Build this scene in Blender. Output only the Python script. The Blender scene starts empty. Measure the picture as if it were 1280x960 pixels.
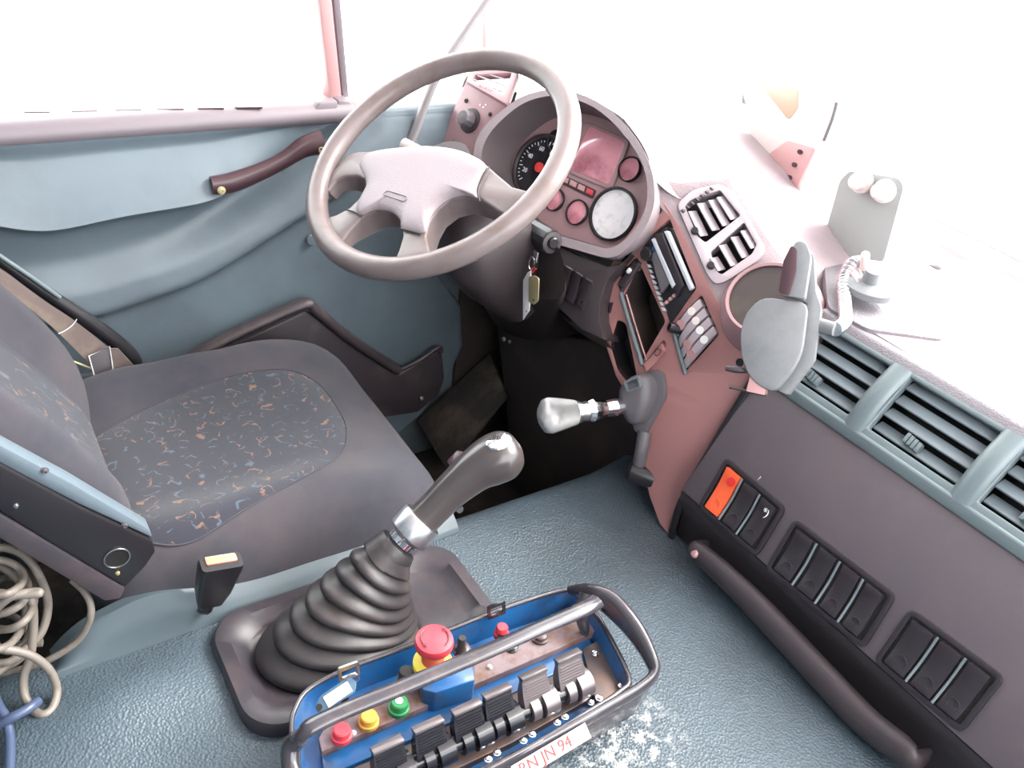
import bpy, bmesh, math, random
import numpy as np
from mathutils import Vector, Matrix
random.seed(4)
sc = bpy.context.scene
COL = sc.collection

# ---------------------------------------------------------------- camera
YAW, PITCH, ROLL, FPX = math.radians(54), math.radians(33), math.radians(7), 1080.0
CAM = np.array([0.0, 0.0, 1.45])
_f = np.array([-math.sin(YAW)*math.cos(PITCH), math.cos(YAW)*math.cos(PITCH), -math.sin(PITCH)])
_r0 = np.array([math.cos(YAW), math.sin(YAW), 0.0]); _u0 = np.cross(_r0, _f)
_r = _r0*math.cos(ROLL) + _u0*math.sin(ROLL)
_u = -_r0*math.sin(ROLL) + _u0*math.cos(ROLL)
cd = bpy.data.cameras.new('camera'); cam = bpy.data.objects.new('camera', cd); COL.objects.link(cam)
cd.sensor_width = 36; cd.lens = FPX/1280*36; cd.clip_start = 0.02
cam.matrix_world = Matrix(((_r[0], _u[0], -_f[0], CAM[0]), (_r[1], _u[1], -_f[1], CAM[1]), (_r[2], _u[2], -_f[2], CAM[2]), (0, 0, 0, 1)))
sc.camera = cam
# ---------------------------------------------------------------- sky, sun, exposure
w = bpy.data.worlds.new('sky'); sc.world = w; w.use_nodes = True
bg = w.node_tree.nodes['Background']; bg.inputs[0].default_value = (0.97, 0.985, 1, 1); bg.inputs[1].default_value = 3.6
sd = bpy.data.lights.new('sun', 'SUN'); sd.energy = 6; sd.angle = math.radians(50); sd.color = (1, 0.93, 0.88)
sun = bpy.data.objects.new('sun', sd); COL.objects.link(sun)
sun.rotation_euler = Vector((0.30, 0.72, 1.0)).to_track_quat('Z', 'Y').to_euler()
sc.view_settings.view_transform = 'Standard'; sc.view_settings.look = 'None'
sc.view_settings.exposure = 1.2; sc.view_settings.gamma = 1

# ---------------------------------------------------------------- helpers
def V(*a): return np.array(a if len(a) > 1 else a[0], float)
def nrm(v): v = np.array(v, float); return v/np.linalg.norm(v)
def ray(px, py): return nrm(_r*(px-640) - _u*(py-480) + _f*FPX)
def onx(px, py, x): d = ray(px, py); return CAM + d*((x-CAM[0])/d[0])
def ony(px, py, y): d = ray(px, py); return CAM + d*((y-CAM[1])/d[1])
def onz(px, py, z): d = ray(px, py); return CAM + d*((z-CAM[2])/d[2])
class Plane:
    def __init__(s, p, n): s.p = V(p); s.n = nrm(n)
    def at(s, px, py, h=0.0):
        d = ray(px, py); p = s.p + s.n*h
        return CAM + d*(((p-CAM)@s.n)/(d@s.n))
    def poly(s, pts, h=0.0): return [s.at(x, y, h) for x, y in pts]
def srgb(*c):
    return tuple([(v/255/12.92 if v/255 <= 0.04045 else ((v/255+0.055)/1.055)**2.4) for v in c]) + (1,)
def cat(pts, n=8, closed=False):
    P = [V(p) for p in pts]; m = len(P); out = []
    segs = m if closed else m-1
    for i in range(segs):
        g = (lambda k: P[k % m]) if closed else (lambda k: P[min(max(k, 0), m-1)])
        p0, p1, p2, p3 = g(i-1), g(i), g(i+1), g(i+2)
        for k in range(n):
            t = k/n
            out.append(0.5*((2*p1)+(-p0+p2)*t+(2*p0-5*p1+4*p2-p3)*t*t+(-p0+3*p1-3*p2+p3)*t**3))
    if not closed: out.append(P[-1])
    return out
def mix(a, b, t): return a+(b-a)*t
def sm(a, b, x):
    t = min(max((x-a)/(b-a), 0), 1); return t*t*(3-2*t)

MATS = {}
def mat(name, col, rough=0.5, metal=0.0, grain=None, dirt=None, coat=0.0, spec=0.5, sheen=0.0):
    m = bpy.data.materials.new(name); m.use_nodes = True; nt = m.node_tree; N = nt.nodes; L = nt.links
    b = N['Principled BSDF']; b.inputs['Base Color'].default_value = col
    b.inputs['Roughness'].default_value = rough; b.inputs['Metallic'].default_value = metal
    b.inputs['Specular IOR Level'].default_value = spec
    b.inputs['Coat Weight'].default_value = coat; b.inputs['Coat Roughness'].default_value = 0.1
    b.inputs['Sheen Weight'].default_value = sheen
    tc = N.new('ShaderNodeTexCoord')
    if grain:
        sc_, st, kind = grain
        if kind == 'leather':
            t = N.new('ShaderNodeTexVoronoi'); t.inputs['Scale'].default_value = sc_; o = t.outputs['Distance']
        else:
            t = N.new('ShaderNodeTexNoise'); t.inputs['Scale'].default_value = sc_; t.inputs['Detail'].default_value = 3; o = t.outputs['Fac']
        L.new(tc.outputs['Object'], t.inputs['Vector'])
        bp = N.new('ShaderNodeBump'); bp.inputs['Strength'].default_value = st; bp.inputs['Distance'].default_value = 0.002
        L.new(o, bp.inputs['Height']); L.new(bp.outputs['Normal'], b.inputs['Normal'])
    if dirt:
        dc, ds, lo, hi = dirt
        t = N.new('ShaderNodeTexNoise'); t.inputs['Scale'].default_value = ds; t.inputs['Detail'].default_value = 8; t.inputs['Roughness'].default_value = 0.65
        L.new(tc.outputs['Object'], t.inputs['Vector'])
        r = N.new('ShaderNodeMapRange'); r.inputs['From Min'].default_value = lo; r.inputs['From Max'].default_value = hi
        L.new(t.outputs['Fac'], r.inputs['Value'])
        x = N.new('ShaderNodeMix'); x.data_type = 'RGBA'; x.inputs[6].default_value = col; x.inputs[7].default_value = dc
        L.new(r.outputs[0], x.inputs[0]); L.new(x.outputs[2], b.inputs['Base Color'])
    MATS[name] = m; return m

OW = {}   # world origin of each object
def link(o, parent, origin):
    COL.objects.link(o)
    if parent is not None:
        o.parent = parent; o.location = Vector(origin - OW[parent.name])
    else: o.location = Vector(origin)
    OW[o.name] = V(origin)
def thing(name, label, catg, at, group=None):
    o = bpy.data.objects.new(name, None); o.empty_display_size = 0.05
    link(o, None, V(at)); o['label'] = label; o['category'] = catg
    if group: o['group'] = group
    return o
def tag(o, label=None, catg=None, group=None, kind=None):
    for k, v in (('label', label), ('category', catg), ('group', group), ('kind', kind)):
        if v: o[k] = v
    return o
def mesh(name, vs, fs, m, parent=None, smooth=40, bevel=0, bseg=2, solid=0, origin=None):
    me = bpy.data.meshes.new(name); vs = np.array(vs, float)
    org = vs.mean(0) if origin is None else V(origin)
    bm = bmesh.new(); bv = [bm.verts.new(Vector(v-org)) for v in vs]
    for f in fs:
        try: bm.faces.new([bv[i] for i in f])
        except ValueError: pass
    bmesh.ops.remove_doubles(bm, verts=bm.verts, dist=1e-6)
    bmesh.ops.recalc_face_normals(bm, faces=bm.faces)
    if solid:
        bmesh.ops.solidify(bm, geom=bm.faces[:], thickness=solid)
    if bevel:
        es = [e for e in bm.edges if len(e.link_faces) == 2 and e.calc_face_angle(0) > 0.5]
        bmesh.ops.bevel(bm, geom=es, offset=bevel, segments=bseg, profile=0.5, affect='EDGES', clamp_overlap=True)
    if smooth:
        a = math.radians(smooth)
        for f in bm.faces: f.smooth = True
        for e in bm.edges:
            if len(e.link_faces) == 2 and e.calc_face_angle(0) > a: e.smooth = False
    bm.to_mesh(me); bm.free()
    me.materials.append(m if not isinstance(m, str) else MATS[m])
    o = bpy.data.objects.new(name, me); link(o, parent, org); return o
def prism(name, poly, n, h0, h1, m, parent=None, bevel=0.002, bseg=2, smooth=40):
    n = nrm(n); k = len(poly)
    vs = [p+n*h0 for p in poly]+[p+n*h1 for p in poly]
    fs = [list(range(k))[::-1], list(range(k, 2*k))]+[[i, (i+1) % k, k+(i+1) % k, k+i] for i in range(k)]
    return mesh(name, vs, fs, m, parent, smooth, bevel, bseg)
def box(name, c, ax, hs, m, parent=None, bevel=0.003, bseg=2):
    c = V(c); ax = [nrm(a) for a in ax]
    poly = [c+ax[0]*hs[0]*a+ax[1]*hs[1]*b for a, b in ((-1, -1), (1, -1), (1, 1), (-1, 1))]
    return prism(name, poly, ax[2], -hs[2], hs[2], m, parent, bevel, bseg)
WX, WY, WZ = V(1, 0, 0), V(0, 1, 0), V(0, 0, 1)
def frames(P, closed=False):
    T = []
    m = len(P)
    for i in range(m):
        a = P[(i-1) % m] if closed or i > 0 else P[0]; b = P[(i+1) % m] if closed or i < m-1 else P[-1]
        T.append(nrm(b-a))
    u = nrm(np.cross(T[0], WZ if abs(T[0][2]) < .9 else WX)); F = []
    for t in T:
        u = nrm(u-t*(u@t)); F.append((t, u, np.cross(t, u)))
    return F
def tube(name, pts, r, m, parent=None, n=10, closed=False, sub=6, flat=None, ref=None, caps=True, smooth=60):
    """sweep: r a number or list per control point; flat=(a,b) scales the section axes; ref fixes section axis a"""
    P = cat(pts, sub, closed) if sub > 1 else [V(p) for p in pts]
    rr = [V([x, 0, 0]) for x in (r if hasattr(r, '__len__') else [r]*len(pts))]
    R = [x[0] for x in (cat(rr, sub, closed) if sub > 1 else rr)]
    F = frames(P, closed); fa, fb = flat or (1, 1); vs = []
    for p, rad, (t, u, v) in zip(P, R, F):
        if ref is not None: u = nrm(V(ref)-t*(V(ref)@t)); v = np.cross(t, u)
        for k in range(n):
            a = 2*math.pi*k/n; vs.append(p+u*math.cos(a)*rad*fa+v*math.sin(a)*rad*fb)
    M_ = len(P); fs = []
    for i in range(M_ if closed else M_-1):
        j = (i+1) % M_
        for k in range(n):
            q = (k+1) % n; fs.append([i*n+k, i*n+q, j*n+q, j*n+k])
    if not closed and caps: fs += [list(range(n))[::-1], list(range((M_-1)*n, M_*n))]
    return mesh(name, vs, fs, m, parent, smooth)
def lathe(name, o, axis, prof, m, parent=None, n=24, sx=1, xdir=None, smooth=35):
    """prof: (radius, height) along axis"""
    axis = nrm(axis); xd = V(xdir) if xdir is not None else (WX if abs(axis[0]) < .8 else WY)
    u = nrm(xd-axis*(xd@axis)); v = np.cross(axis, u); vs = []; o = V(o)
    for rad, h in prof:
        for k in range(n):
            a = 2*math.pi*k/n; vs.append(o+axis*h+u*math.cos(a)*max(rad, 1e-5)*sx+v*math.sin(a)*max(rad, 1e-5))
    fs = []
    for i in range(len(prof)-1):
        for k in range(n):
            q = (k+1) % n; fs.append([i*n+k, i*n+q, (i+1)*n+q, (i+1)*n+k])
    if prof[0][0] > 1e-4: fs.append(list(range(n))[::-1])
    if prof[-1][0] > 1e-4: fs.append(list(range((len(prof)-1)*n, len(prof)*n)))
    return mesh(name, vs, fs, m, parent, smooth)
def grid(name, fn, nu, nv, m, parent=None, closed_u=False, smooth=60, solid=0):
    vs = [fn(i/(nu if closed_u else nu-1), j/(nv-1)) for j in range(nv) for i in range(nu)]
    fs = []
    for j in range(nv-1):
        for i in range(nu if closed_u else nu-1):
            q = (i+1) % nu; fs.append([j*nu+i, j*nu+q, (j+1)*nu+q, (j+1)*nu+i])
    return mesh(name, vs, fs, m, parent, smooth, solid=solid)
def loft(name, loops, m, parent=None, cap0=True, cap1=True, smooth=50):
    n = len(loops[0]); vs = [p for l in loops for p in l]; fs = []
    for j in range(len(loops)-1):
        for i in range(n):
            q = (i+1) % n; fs.append([j*n+i, j*n+q, (j+1)*n+q, (j+1)*n+i])
    if cap0: fs.append(list(range(n))[::-1])
    if cap1: fs.append(list(range((len(loops)-1)*n, len(loops)*n)))
    return mesh(name, vs, fs, m, parent, smooth)
def ringplate(name, outer, inner, n, h0, h1, m, parent=None, bevel=0.0, smooth=40):
    """flat plate with a hole: outer and inner loops of equal length"""
    n = nrm(n); k = len(outer); A = outer; B = inner
    vs = [p+n*h1 for p in A]+[p+n*h1 for p in B]+[p+n*h0 for p in A]+[p+n*h0 for p in B]; fs = []
    for i in range(k):
        j = (i+1) % k
        fs += [[i, j, k+j, k+i], [2*k+i, 3*k+i, 3*k+j, 2*k+j], [i, 2*k+i, 2*k+j, j], [k+i, k+j, 3*k+j, 3*k+i]]
    return mesh(name, vs, fs, m, parent, smooth, bevel)
def rrect(c, ax, ay, hx, hy, r, n=6):
    out = []; c = V(c); ax = nrm(ax); ay = nrm(ay)
    for (sx, sy, a0) in ((1, 1, 0), (-1, 1, 90), (-1, -1, 180), (1, -1, 270)):
        for k in range(n+1):
            a = math.radians(a0+90*k/n)
            out.append(c+ax*(sx*(hx-r)+r*math.cos(a))+ay*(sy*(hy-r)+r*math.sin(a)))
    return out
def quadmap(q):
    """bilinear map over four 3D corners: TL TR BR BL"""
    return lambda s, t: mix(mix(q[0], q[1], s), mix(q[3], q[2], s), t)
def text(name, s, o, xdir, n, size, m, parent, depth=0.0004):
    cu = bpy.data.curves.new(name, 'FONT'); cu.body = s; cu.size = size; cu.extrude = depth; cu.align_x = 'CENTER'; cu.align_y = 'CENTER'
    t = bpy.data.objects.new('tmp', cu); COL.objects.link(t); dg = bpy.context.evaluated_depsgraph_get()
    me = bpy.data.meshes.new_from_object(t.evaluated_get(dg)); bpy.data.objects.remove(t)
    x = nrm(xdir); z = nrm(n); y = np.cross(z, x); o = V(o)
    me.transform(Matrix(((x[0], y[0], z[0], 0), (x[1], y[1], z[1], 0), (x[2], y[2], z[2], 0), (0, 0, 0, 1))))
    me.name = name; me.materials.clear(); me.materials.append(MATS[m]); ob = bpy.data.objects.new(name, me); link(ob, parent, o); return ob
def screw(o, n, r, m, parent, name='screw'):
    return lathe(name, o, n, [(r*1.5, -.0005), (r*1.5, .0008), (r, .001), (r*.95, .0035), (r*.5, .0038), (r*.45, .001), (0, .001)], m, parent, 12)

# ---------------------------------------------------------------- materials
mat('door_plastic', srgb(104, 117, 126), .36, grain=(900, .12, 'noise'), dirt=(srgb(94, 104, 112), 5, .42, .7))
mat('belt_plastic', srgb(128, 118, 124), .45, grain=(900, .12, 'noise'))
mat('dark_trim', srgb(64, 56, 60), .42, grain=(700, .15, 'noise'), dirt=(srgb(84, 74, 74), 12, .5, .7))
mat('handle_brown', srgb(72, 50, 56), .3)
mat('tunnel_vinyl', srgb(76, 89, 98), .38, grain=(260, .7, 'leather'), dirt=(srgb(68, 77, 84), 4, .4, .65))
mat('switch_panel', srgb(86, 77, 83), .5, grain=(1100, .25, 'noise'), dirt=(srgb(94, 82, 88), 7, .45, .65))
mat('console_flare_pink', srgb(164, 116, 114), .40, grain=(1100, .2, 'noise'))  # pink lens flare over the console put into its colour
mat('cluster_plastic', srgb(160, 126, 130), .40, grain=(900, .15, 'noise'))  # pink veiling glare of the upper dash included in this colour
mat('dash_pad', srgb(150, 136, 140), .5, grain=(380, .3, 'leather'))
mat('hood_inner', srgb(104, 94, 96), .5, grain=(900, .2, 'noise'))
mat('dash_dark', srgb(62, 54, 57), .42, grain=(900, .2, 'noise'))
mat('dash_top', srgb(120, 114, 120), .5, grain=(380, .4, 'leather'))
mat('vent_teal', srgb(104, 116, 120), .34, grain=(900, .1, 'noise'))
mat('vent_slat', srgb(112, 122, 128), .26)
mat('slat_pink', srgb(176, 164, 170), .3)
mat('bar_glare', srgb(150, 144, 146), .35)  # dark bar painted paler to imitate overexposure
mat('black_plastic', srgb(34, 32, 36), .32)
mat('switch_black', srgb(42, 36, 41), .28, grain=(1200, .15, 'noise'))
mat('deep_black', srgb(24, 21, 22), .7)
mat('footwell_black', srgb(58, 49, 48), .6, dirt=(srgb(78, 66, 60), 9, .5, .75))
mat('floor_mat', srgb(48, 42, 40), .8, grain=(200, .6, 'noise'), dirt=(srgb(92, 82, 72), 8, .45, .7))
mat('seat_fabric', srgb(62, 62, 70), .95, grain=(1500, .5, 'noise'), dirt=(srgb(80, 74, 78), 6, .4, .7), sheen=.12, spec=.2)
mat('rubber', srgb(50, 46, 48), .42, dirt=(srgb(72, 64, 62), 14, .48, .7))
mat('rubber_ring', srgb(58, 54, 60), .36, dirt=(srgb(80, 68, 70), 9, .45, .7))
mat('grip', srgb(66, 60, 60), .28, coat=.3)
mat('chrome', (.85, .85, .88, 1), .12, 1.0)
mat('steel', (.62, .62, .65, 1), .32, 1.0, dirt=((.35, .33, .32, 1), 30, .5, .7))
mat('chrome_knurl', (.8, .8, .8, 1), .25, 1.0, grain=(1800, .8, 'leather'))
mat('wheel_rim', srgb(118, 106, 106), .30, grain=(800, .12, 'noise'), dirt=(srgb(104, 90, 84), 14, .5, .7))
mat('wheel_hub', srgb(152, 140, 145), .5, grain=(700, .35, 'noise'))
mat('blue_case', srgb(34, 92, 148), .3, dirt=(srgb(58, 66, 84), 18, .50, .70), coat=.3)
mat('dirty_deck', srgb(118, 100, 104), .5, dirt=(srgb(96, 62, 44), 32, .45, .65))
mat('dirty_metal', srgb(88, 78, 78), .4, .5, dirt=(srgb(110, 82, 68), 40, .5, .7))
mat('rail', srgb(58, 54, 60), .22, coat=.5, dirt=(srgb(86, 76, 74), 25, .55, .75))
mat('lever_black', srgb(30, 30, 36), .22, coat=.3)
mat('lever_silver', srgb(120, 112, 114), .28, .6)
mat('red_btn', srgb(214, 62, 74), .4)
mat('yellow_btn', srgb(206, 160, 62), .45)
mat('green_btn', srgb(40, 128, 74), .45)
mat('yellow_ring', srgb(226, 206, 60), .5)
mat('orange', srgb(232, 92, 52), .4)
mat('red_dot', srgb(206, 44, 40), .4)
mat('buckle_red', srgb(226, 130, 104), .4)
mat('white', srgb(236, 234, 232), .5)
mat('cable_grey', srgb(126, 118, 110), .45, dirt=(srgb(100, 92, 84), 40, .5, .7))
mat('cable_blue', srgb(70, 82, 108), .3)
mat('strap', srgb(112, 98, 94), .8, grain=(2200, .6, 'noise'), dirt=(srgb(132, 118, 108), 22, .45, .7))
mat('pink_reflection', srgb(230, 158, 170), .08, coat=1.0, dirt=(srgb(176, 108, 122), 9, .45, .62))  # pink reflections on the gauge and display glass, painted as colour
mat('gauge_reflection', srgb(248, 246, 248), .1, coat=1.0, dirt=(srgb(214, 208, 212), 60, .5, .7))  # bright reflection on the dial glass painted as a white face
mat('gauge_black', srgb(30, 28, 34), .2, coat=.6)
mat('holder_grey', srgb(122, 123, 126), .5, dirt=(srgb(108, 112, 114), 20, .45, .7))
mat('plate_grey', srgb(158, 160, 158), .55)
mat('pale_plastic', srgb(226, 214, 210), .5)
mat('pillar_pink', srgb(196, 150, 150), .5)  # pink light falling on the frame post is part of this colour
mat('print_white', srgb(225, 225, 230), .5)
mat('print_red', srgb(176, 26, 30), .5)
mat('brass', srgb(186, 172, 132), .35, .4)
mat('silver_trim', srgb(208, 212, 220), .28, .35)
mat('shroud_teal', srgb(78, 90, 97), .45)
mat('pale_grille', srgb(206, 206, 204), .6)
mat('beige', srgb(196, 172, 150), .4)
mat('grey_rubber', srgb(96, 92, 96), .5)
mat('blue_tag', srgb(64, 90, 110), .4)
# wear marks on the tunnel: pale scuffed patches near the remote
def scuff_tunnel():
    m = MATS['tunnel_vinyl']; nt = m.node_tree; N = nt.nodes; L = nt.links; b = N['Principled BSDF']
    prev = b.inputs['Base Color'].links[0].from_socket
    geo = N.new('ShaderNodeNewGeometry'); acc = None
    for (cx, cy, r) in ((-.47, .60, .10), (-.40, .52, .10)):
        d = N.new('ShaderNodeVectorMath'); d.operation = 'DISTANCE'; d.inputs[1].default_value = (cx, cy, .425)
        L.new(geo.outputs['Position'], d.inputs[0])
        r_ = N.new('ShaderNodeMapRange'); r_.inputs['From Min'].default_value = r; r_.inputs['From Max'].default_value = r*.25
        L.new(d.outputs['Value'], r_.inputs['Value'])
        if acc is None: acc = r_.outputs[0]
        else:
            a = N.new('ShaderNodeMath'); a.operation = 'MAXIMUM'; L.new(acc, a.inputs[0]); L.new(r_.outputs[0], a.inputs[1]); acc = a.outputs[0]
    n = N.new('ShaderNodeTexNoise'); n.inputs['Scale'].default_value = 55; n.inputs['Detail'].default_value = 6; n.inputs['Roughness'].default_value = .75
    L.new(geo.outputs['Position'], n.inputs['Vector'])
    k = N.new('ShaderNodeMapRange'); k.inputs['From Min'].default_value = .50; k.inputs['From Max'].default_value = .60
    L.new(n.outputs['Fac'], k.inputs['Value'])
    a = N.new('ShaderNodeMath'); a.operation = 'MULTIPLY'; L.new(acc, a.inputs[0]); L.new(k.outputs[0], a.inputs[1])
    x = N.new('ShaderNodeMix'); x.data_type = 'RGBA'; L.new(prev, x.inputs[6]); x.inputs[7].default_value = srgb(206, 206, 204)
    L.new(a.outputs[0], x.inputs[0]); L.new(x.outputs[2], b.inputs['Base Color'])
scuff_tunnel()
def pattern_fabric():
    m = mat('seat_pattern', srgb(56, 57, 66), .95, grain=(1500, .5, 'noise'), sheen=.2, spec=.2); nt = m.node_tree; N = nt.nodes; L = nt.links; b = N['Principled BSDF']
    geo = N.new('ShaderNodeNewGeometry'); nz = N.new('ShaderNodeTexNoise'); nz.inputs['Scale'].default_value = 45; nz.inputs['Detail'].default_value = 2
    L.new(geo.outputs['Position'], nz.inputs['Vector'])
    mx = N.new('ShaderNodeVectorMath'); mx.operation = 'MULTIPLY_ADD'; L.new(nz.outputs['Color'], mx.inputs[0]); mx.inputs[1].default_value = (.03, .03, .0); L.new(geo.outputs['Position'], mx.inputs[2])
    last = None
    base = srgb(56, 57, 66)
    for (off, colr, r0) in ((0.0, srgb(124, 96, 82), .30), (1.37, srgb(80, 92, 104), .34)):
        mp = N.new('ShaderNodeMapping'); mp.inputs['Location'].default_value = (off, off*.7, 0); mp.inputs['Scale'].default_value = (1, 1, .0); L.new(mx.outputs[0], mp.inputs['Vector'])
        v = N.new('ShaderNodeTexVoronoi'); v.inputs['Scale'].default_value = 26; v.inputs['Randomness'].default_value = .35; L.new(mp.outputs[0], v.inputs['Vector'])
        s = N.new('ShaderNodeMath'); s.operation = 'SUBTRACT'; L.new(v.outputs['Distance'], s.inputs[0]); s.inputs[1].default_value = r0
        ab = N.new('ShaderNodeMath'); ab.operation = 'ABSOLUTE'; L.new(s.outputs[0], ab.inputs[0])
        r = N.new('ShaderNodeMapRange'); r.inputs['From Min'].default_value = .040; r.inputs['From Max'].default_value = .012; L.new(ab.outputs[0], r.inputs['Value'])
        g = N.new('ShaderNodeTexNoise'); g.inputs['Scale'].default_value = 60; L.new(mp.outputs[0], g.inputs['Vector'])
        gr = N.new('ShaderNodeMapRange'); gr.inputs['From Min'].default_value = .5; gr.inputs['From Max'].default_value = .56; L.new(g.outputs['Fac'], gr.inputs['Value'])
        mu = N.new('ShaderNodeMath'); mu.operation = 'MULTIPLY'; L.new(r.outputs[0], mu.inputs[0]); L.new(gr.outputs[0], mu.inputs[1])
        x = N.new('ShaderNodeMix'); x.data_type = 'RGBA'; x.inputs[7].default_value = colr; L.new(mu.outputs[0], x.inputs[0])
        if last is None: x.inputs[6].default_value = base
        else: L.new(last, x.inputs[6])
        last = x.outputs[2]
    L.new(last, b.inputs['Base Color'])
pattern_fabric()
def glass():
    m = bpy.data.materials.new('glass'); m.use_nodes = True; N = m.node_tree.nodes; L = m.node_tree.links; N.clear()
    o = N.new('ShaderNodeOutputMaterial'); mx = N.new('ShaderNodeMixShader'); t = N.new('ShaderNodeBsdfTransparent'); g = N.new('ShaderNodeBsdfGlossy')
    g.inputs['Roughness'].default_value = .02; f = N.new('ShaderNodeFresnel'); f.inputs['IOR'].default_value = 1.3; t.inputs[0].default_value = (.97, .985, .98, 1)
    L.new(f.outputs[0], mx.inputs[0]); L.new(t.outputs[0], mx.inputs[1]); L.new(g.outputs[0], mx.inputs[2]); L.new(mx.outputs[0], o.inputs[0]); MATS['glass'] = m
glass()

# ================================================================ setting
XW = -1.60
def st(o): o['kind'] = 'structure'; return o
st(box('floor', (-.7, .4, -.02), (WX, WY, WZ), (1.05, 1.2, .02), 'floor_mat', bevel=0))
st(box('ceiling', (-.5, .32, 2.22), (WX, WY, WZ), (1.25, 1.0, .03), 'pale_plastic', bevel=0))
st(box('wall_rear', (-.5, -.72, 1.1), (WX, WY, WZ), (1.2, .03, 1.15), 'door_plastic', bevel=0))
st(box('wall_right_blocker', (.66, .1, .52), (WX, WY, WZ), (.03, .85, .52), 'door_plastic', bevel=0))  # unseen, added to cut fill light from the open passenger side
st(box('wall_right_rear_blocker', (.66, -.45, 1.6), (WX, WY, WZ), (.03, .30, .60), 'door_plastic', bevel=0))  # unseen, added with the lower wall to deepen the light gradient
st(box('wall_front', (-.7, 1.52, .42), (WX, WY, WZ), (1.0, .03, .42), 'footwell_black', bevel=0))
st(box('wall_left', (XW-.06, .88, .465), (WX, WY, WZ), (.045, .33, .465), 'vent_teal', bevel=.012))
st(box('wall_kick_left', (XW-.012, 1.26, .33), (WX, WY, WZ), (.01, .28, .33), 'footwell_black', bevel=0))
st(box('wall_back_left', (XW-.05, -.46, 1.08), (WX, WY, WZ), (.045, .26, 1.08), 'door_plastic', bevel=0))

# ---- door panel (sculpted height field over y,z)
pd = lambda px, py: onx(px, py, XW)[1:]
ridge = [pd(*q) for q in ((-60, 395), (100, 372), (170, 352), (250, 322), (340, 268), (440, 203), (480, 170))]
crease = [pd(*q) for q in ((-40, 258), (0, 268), (60, 272), (150, 255), (260, 236), (300, 215), (405, 160), (450, 140))]
ridge, crease = cat(ridge, 8), cat(crease, 8)
def interp(L_, y):
    if y <= L_[0][0]: return L_[0][1]
    for a, b in zip(L_, L_[1:]):
        if y <= b[0]: return mix(a[1], b[1], (y-a[0])/(b[0]-a[0]))
    return L_[-1][1]
def door_h(y, z):
    zr = interp(ridge, y); zc = interp(crease, y)
    amp = .055*(1-sm(.36, .62, y))*sm(-.35, .1, y)+.004
    h = 0
    if z > zc:                       # upper bolster swelling down to the crease
        t = (z-zc)/max(.925-zc, .02); t = min(t, 1)
        h = amp*(1-t)**1.6+.012*sm(.75, 1, t)
    else:
        h = amp*(1-sm(0, .035, zc-z))-.006
        d = z-zr
        h += .030*(1-sm(0, .085, d)) if d > 0 else .030
        if -.05 < d < 0: h += .004*math.sin(math.pi*(-d/.05))
    if z < zr-.03:
        h -= .016*sm(0, .012, zr-.03-z)
    # scoop behind the pull handle
    e = ((y-.50)/.15)**2+((z-.80-.45*(y-.5))/.045)**2
    h -= .022*math.exp(-e)
    # lower rounded moulding toward the sill front
    h += .02*math.exp(-((y-.78)/.14)**2-((z-.43)/.12)**2)
    # front edge falls away
    h -= .03*(1-sm(.0, .12, z))
    return h
door = thing('door_1', 'blue grey moulded driver door panel with pull handle and map pocket', 'door', (XW, .4, 0)); door['kind'] = 'structure'
del door['category']
ymx = [(.05, .76), (.15, .90), (.24, .975), (.33, 1.012), (.44, .995), (.50, .95), (.56, .90), (.62, .89), (.72, 1.0), (.80, 1.04)]
def ymax(z):
    if z <= ymx[0][0]: return ymx[0][1]
    for a, b in zip(ymx, ymx[1:]):
        if z <= b[0]: return mix(a[1], b[1], (z-a[0])/(b[0]-a[0]))
    return 1.04
def door_pt(u, v):
    vc = .62; y = mix(-.35, 1.0, u); zc = interp(crease, y)
    z = mix(0, zc-.003, v/vc) if v < vc-1e-6 else mix(zc+.0005, .925, (v-vc)/(1-vc))
    k = ymax(z); y2 = y if y < .6 else .6+(y-.6)*(k-.6)/.4
    zc2 = interp(crease, y2); 
    if v >= vc-1e-6: z = mix(zc2+.0005, .925, (v-vc)/(1-vc))
    return V(XW+door_h(y2, z)-.035*sm(.93, 1.0, (y2-.6)/(k-.6) if y2 > .6 else 0)*(1 if z < .72 else 0), y2, z)
grid('door_panel', door_pt, 170, 151, 'door_plastic', door, smooth=75)
# belt rail over the panel
def belt(u, v):
    y = mix(-.35, .70, u); a = mix(-.35*math.pi, .5*math.pi, v)
    return V(XW-.012+.030*math.cos(a), y, .935+.022*math.sin(a))
grid('belt_rail', belt, 40, 10, 'belt_plastic', door)
box('window_ledge', (XW-.055, .175, .945), (WX, WY, WZ), (.046, .525, .012), 'pale_plastic', door, .003)
for px in (46, 105, 160, 213, 263, 311):
    a = onz(px-16, 140-(px-46)*.022, .9575); b = onz(px+16, 139.6-(px-46)*.022, .9575)
    prism('demister_slot', [a+V(-.004, 0, 0), b+V(-.004, 0, 0), b+V(.004, 0, 0), a+V(.004, 0, 0)], WZ, -.002, .0012, 'handle_brown', door, 0)
a, b = onx(255, 125, XW-.085), onx(402, 121, XW-.085)
tube('window_seal', [a+V(0, -.5, -.005), a, b], .0025, 'red_dot', door, 6)
# pull handle
hp = [onx(*q, XW+.045) for q in ((264, 232), (290, 228), (325, 215), (355, 200), (380, 184), (402, 178))]
hpin = [hp[0]-V(.03, 0, 0)]+hp+[hp[-1]-V(.035, -.01, 0)]
hd = tube('pull_handle', hp, [.017, .019, .017, .016, .020, .024], 'handle_brown', door, 14, flat=(.75, 1.0), ref=WX)
for q in ((277, 238), (401, 186)):
    s = onx(*q, XW+.059); screw(s, nrm(CAM-s)*.5+WX, .005, 'brass', hd)
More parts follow.
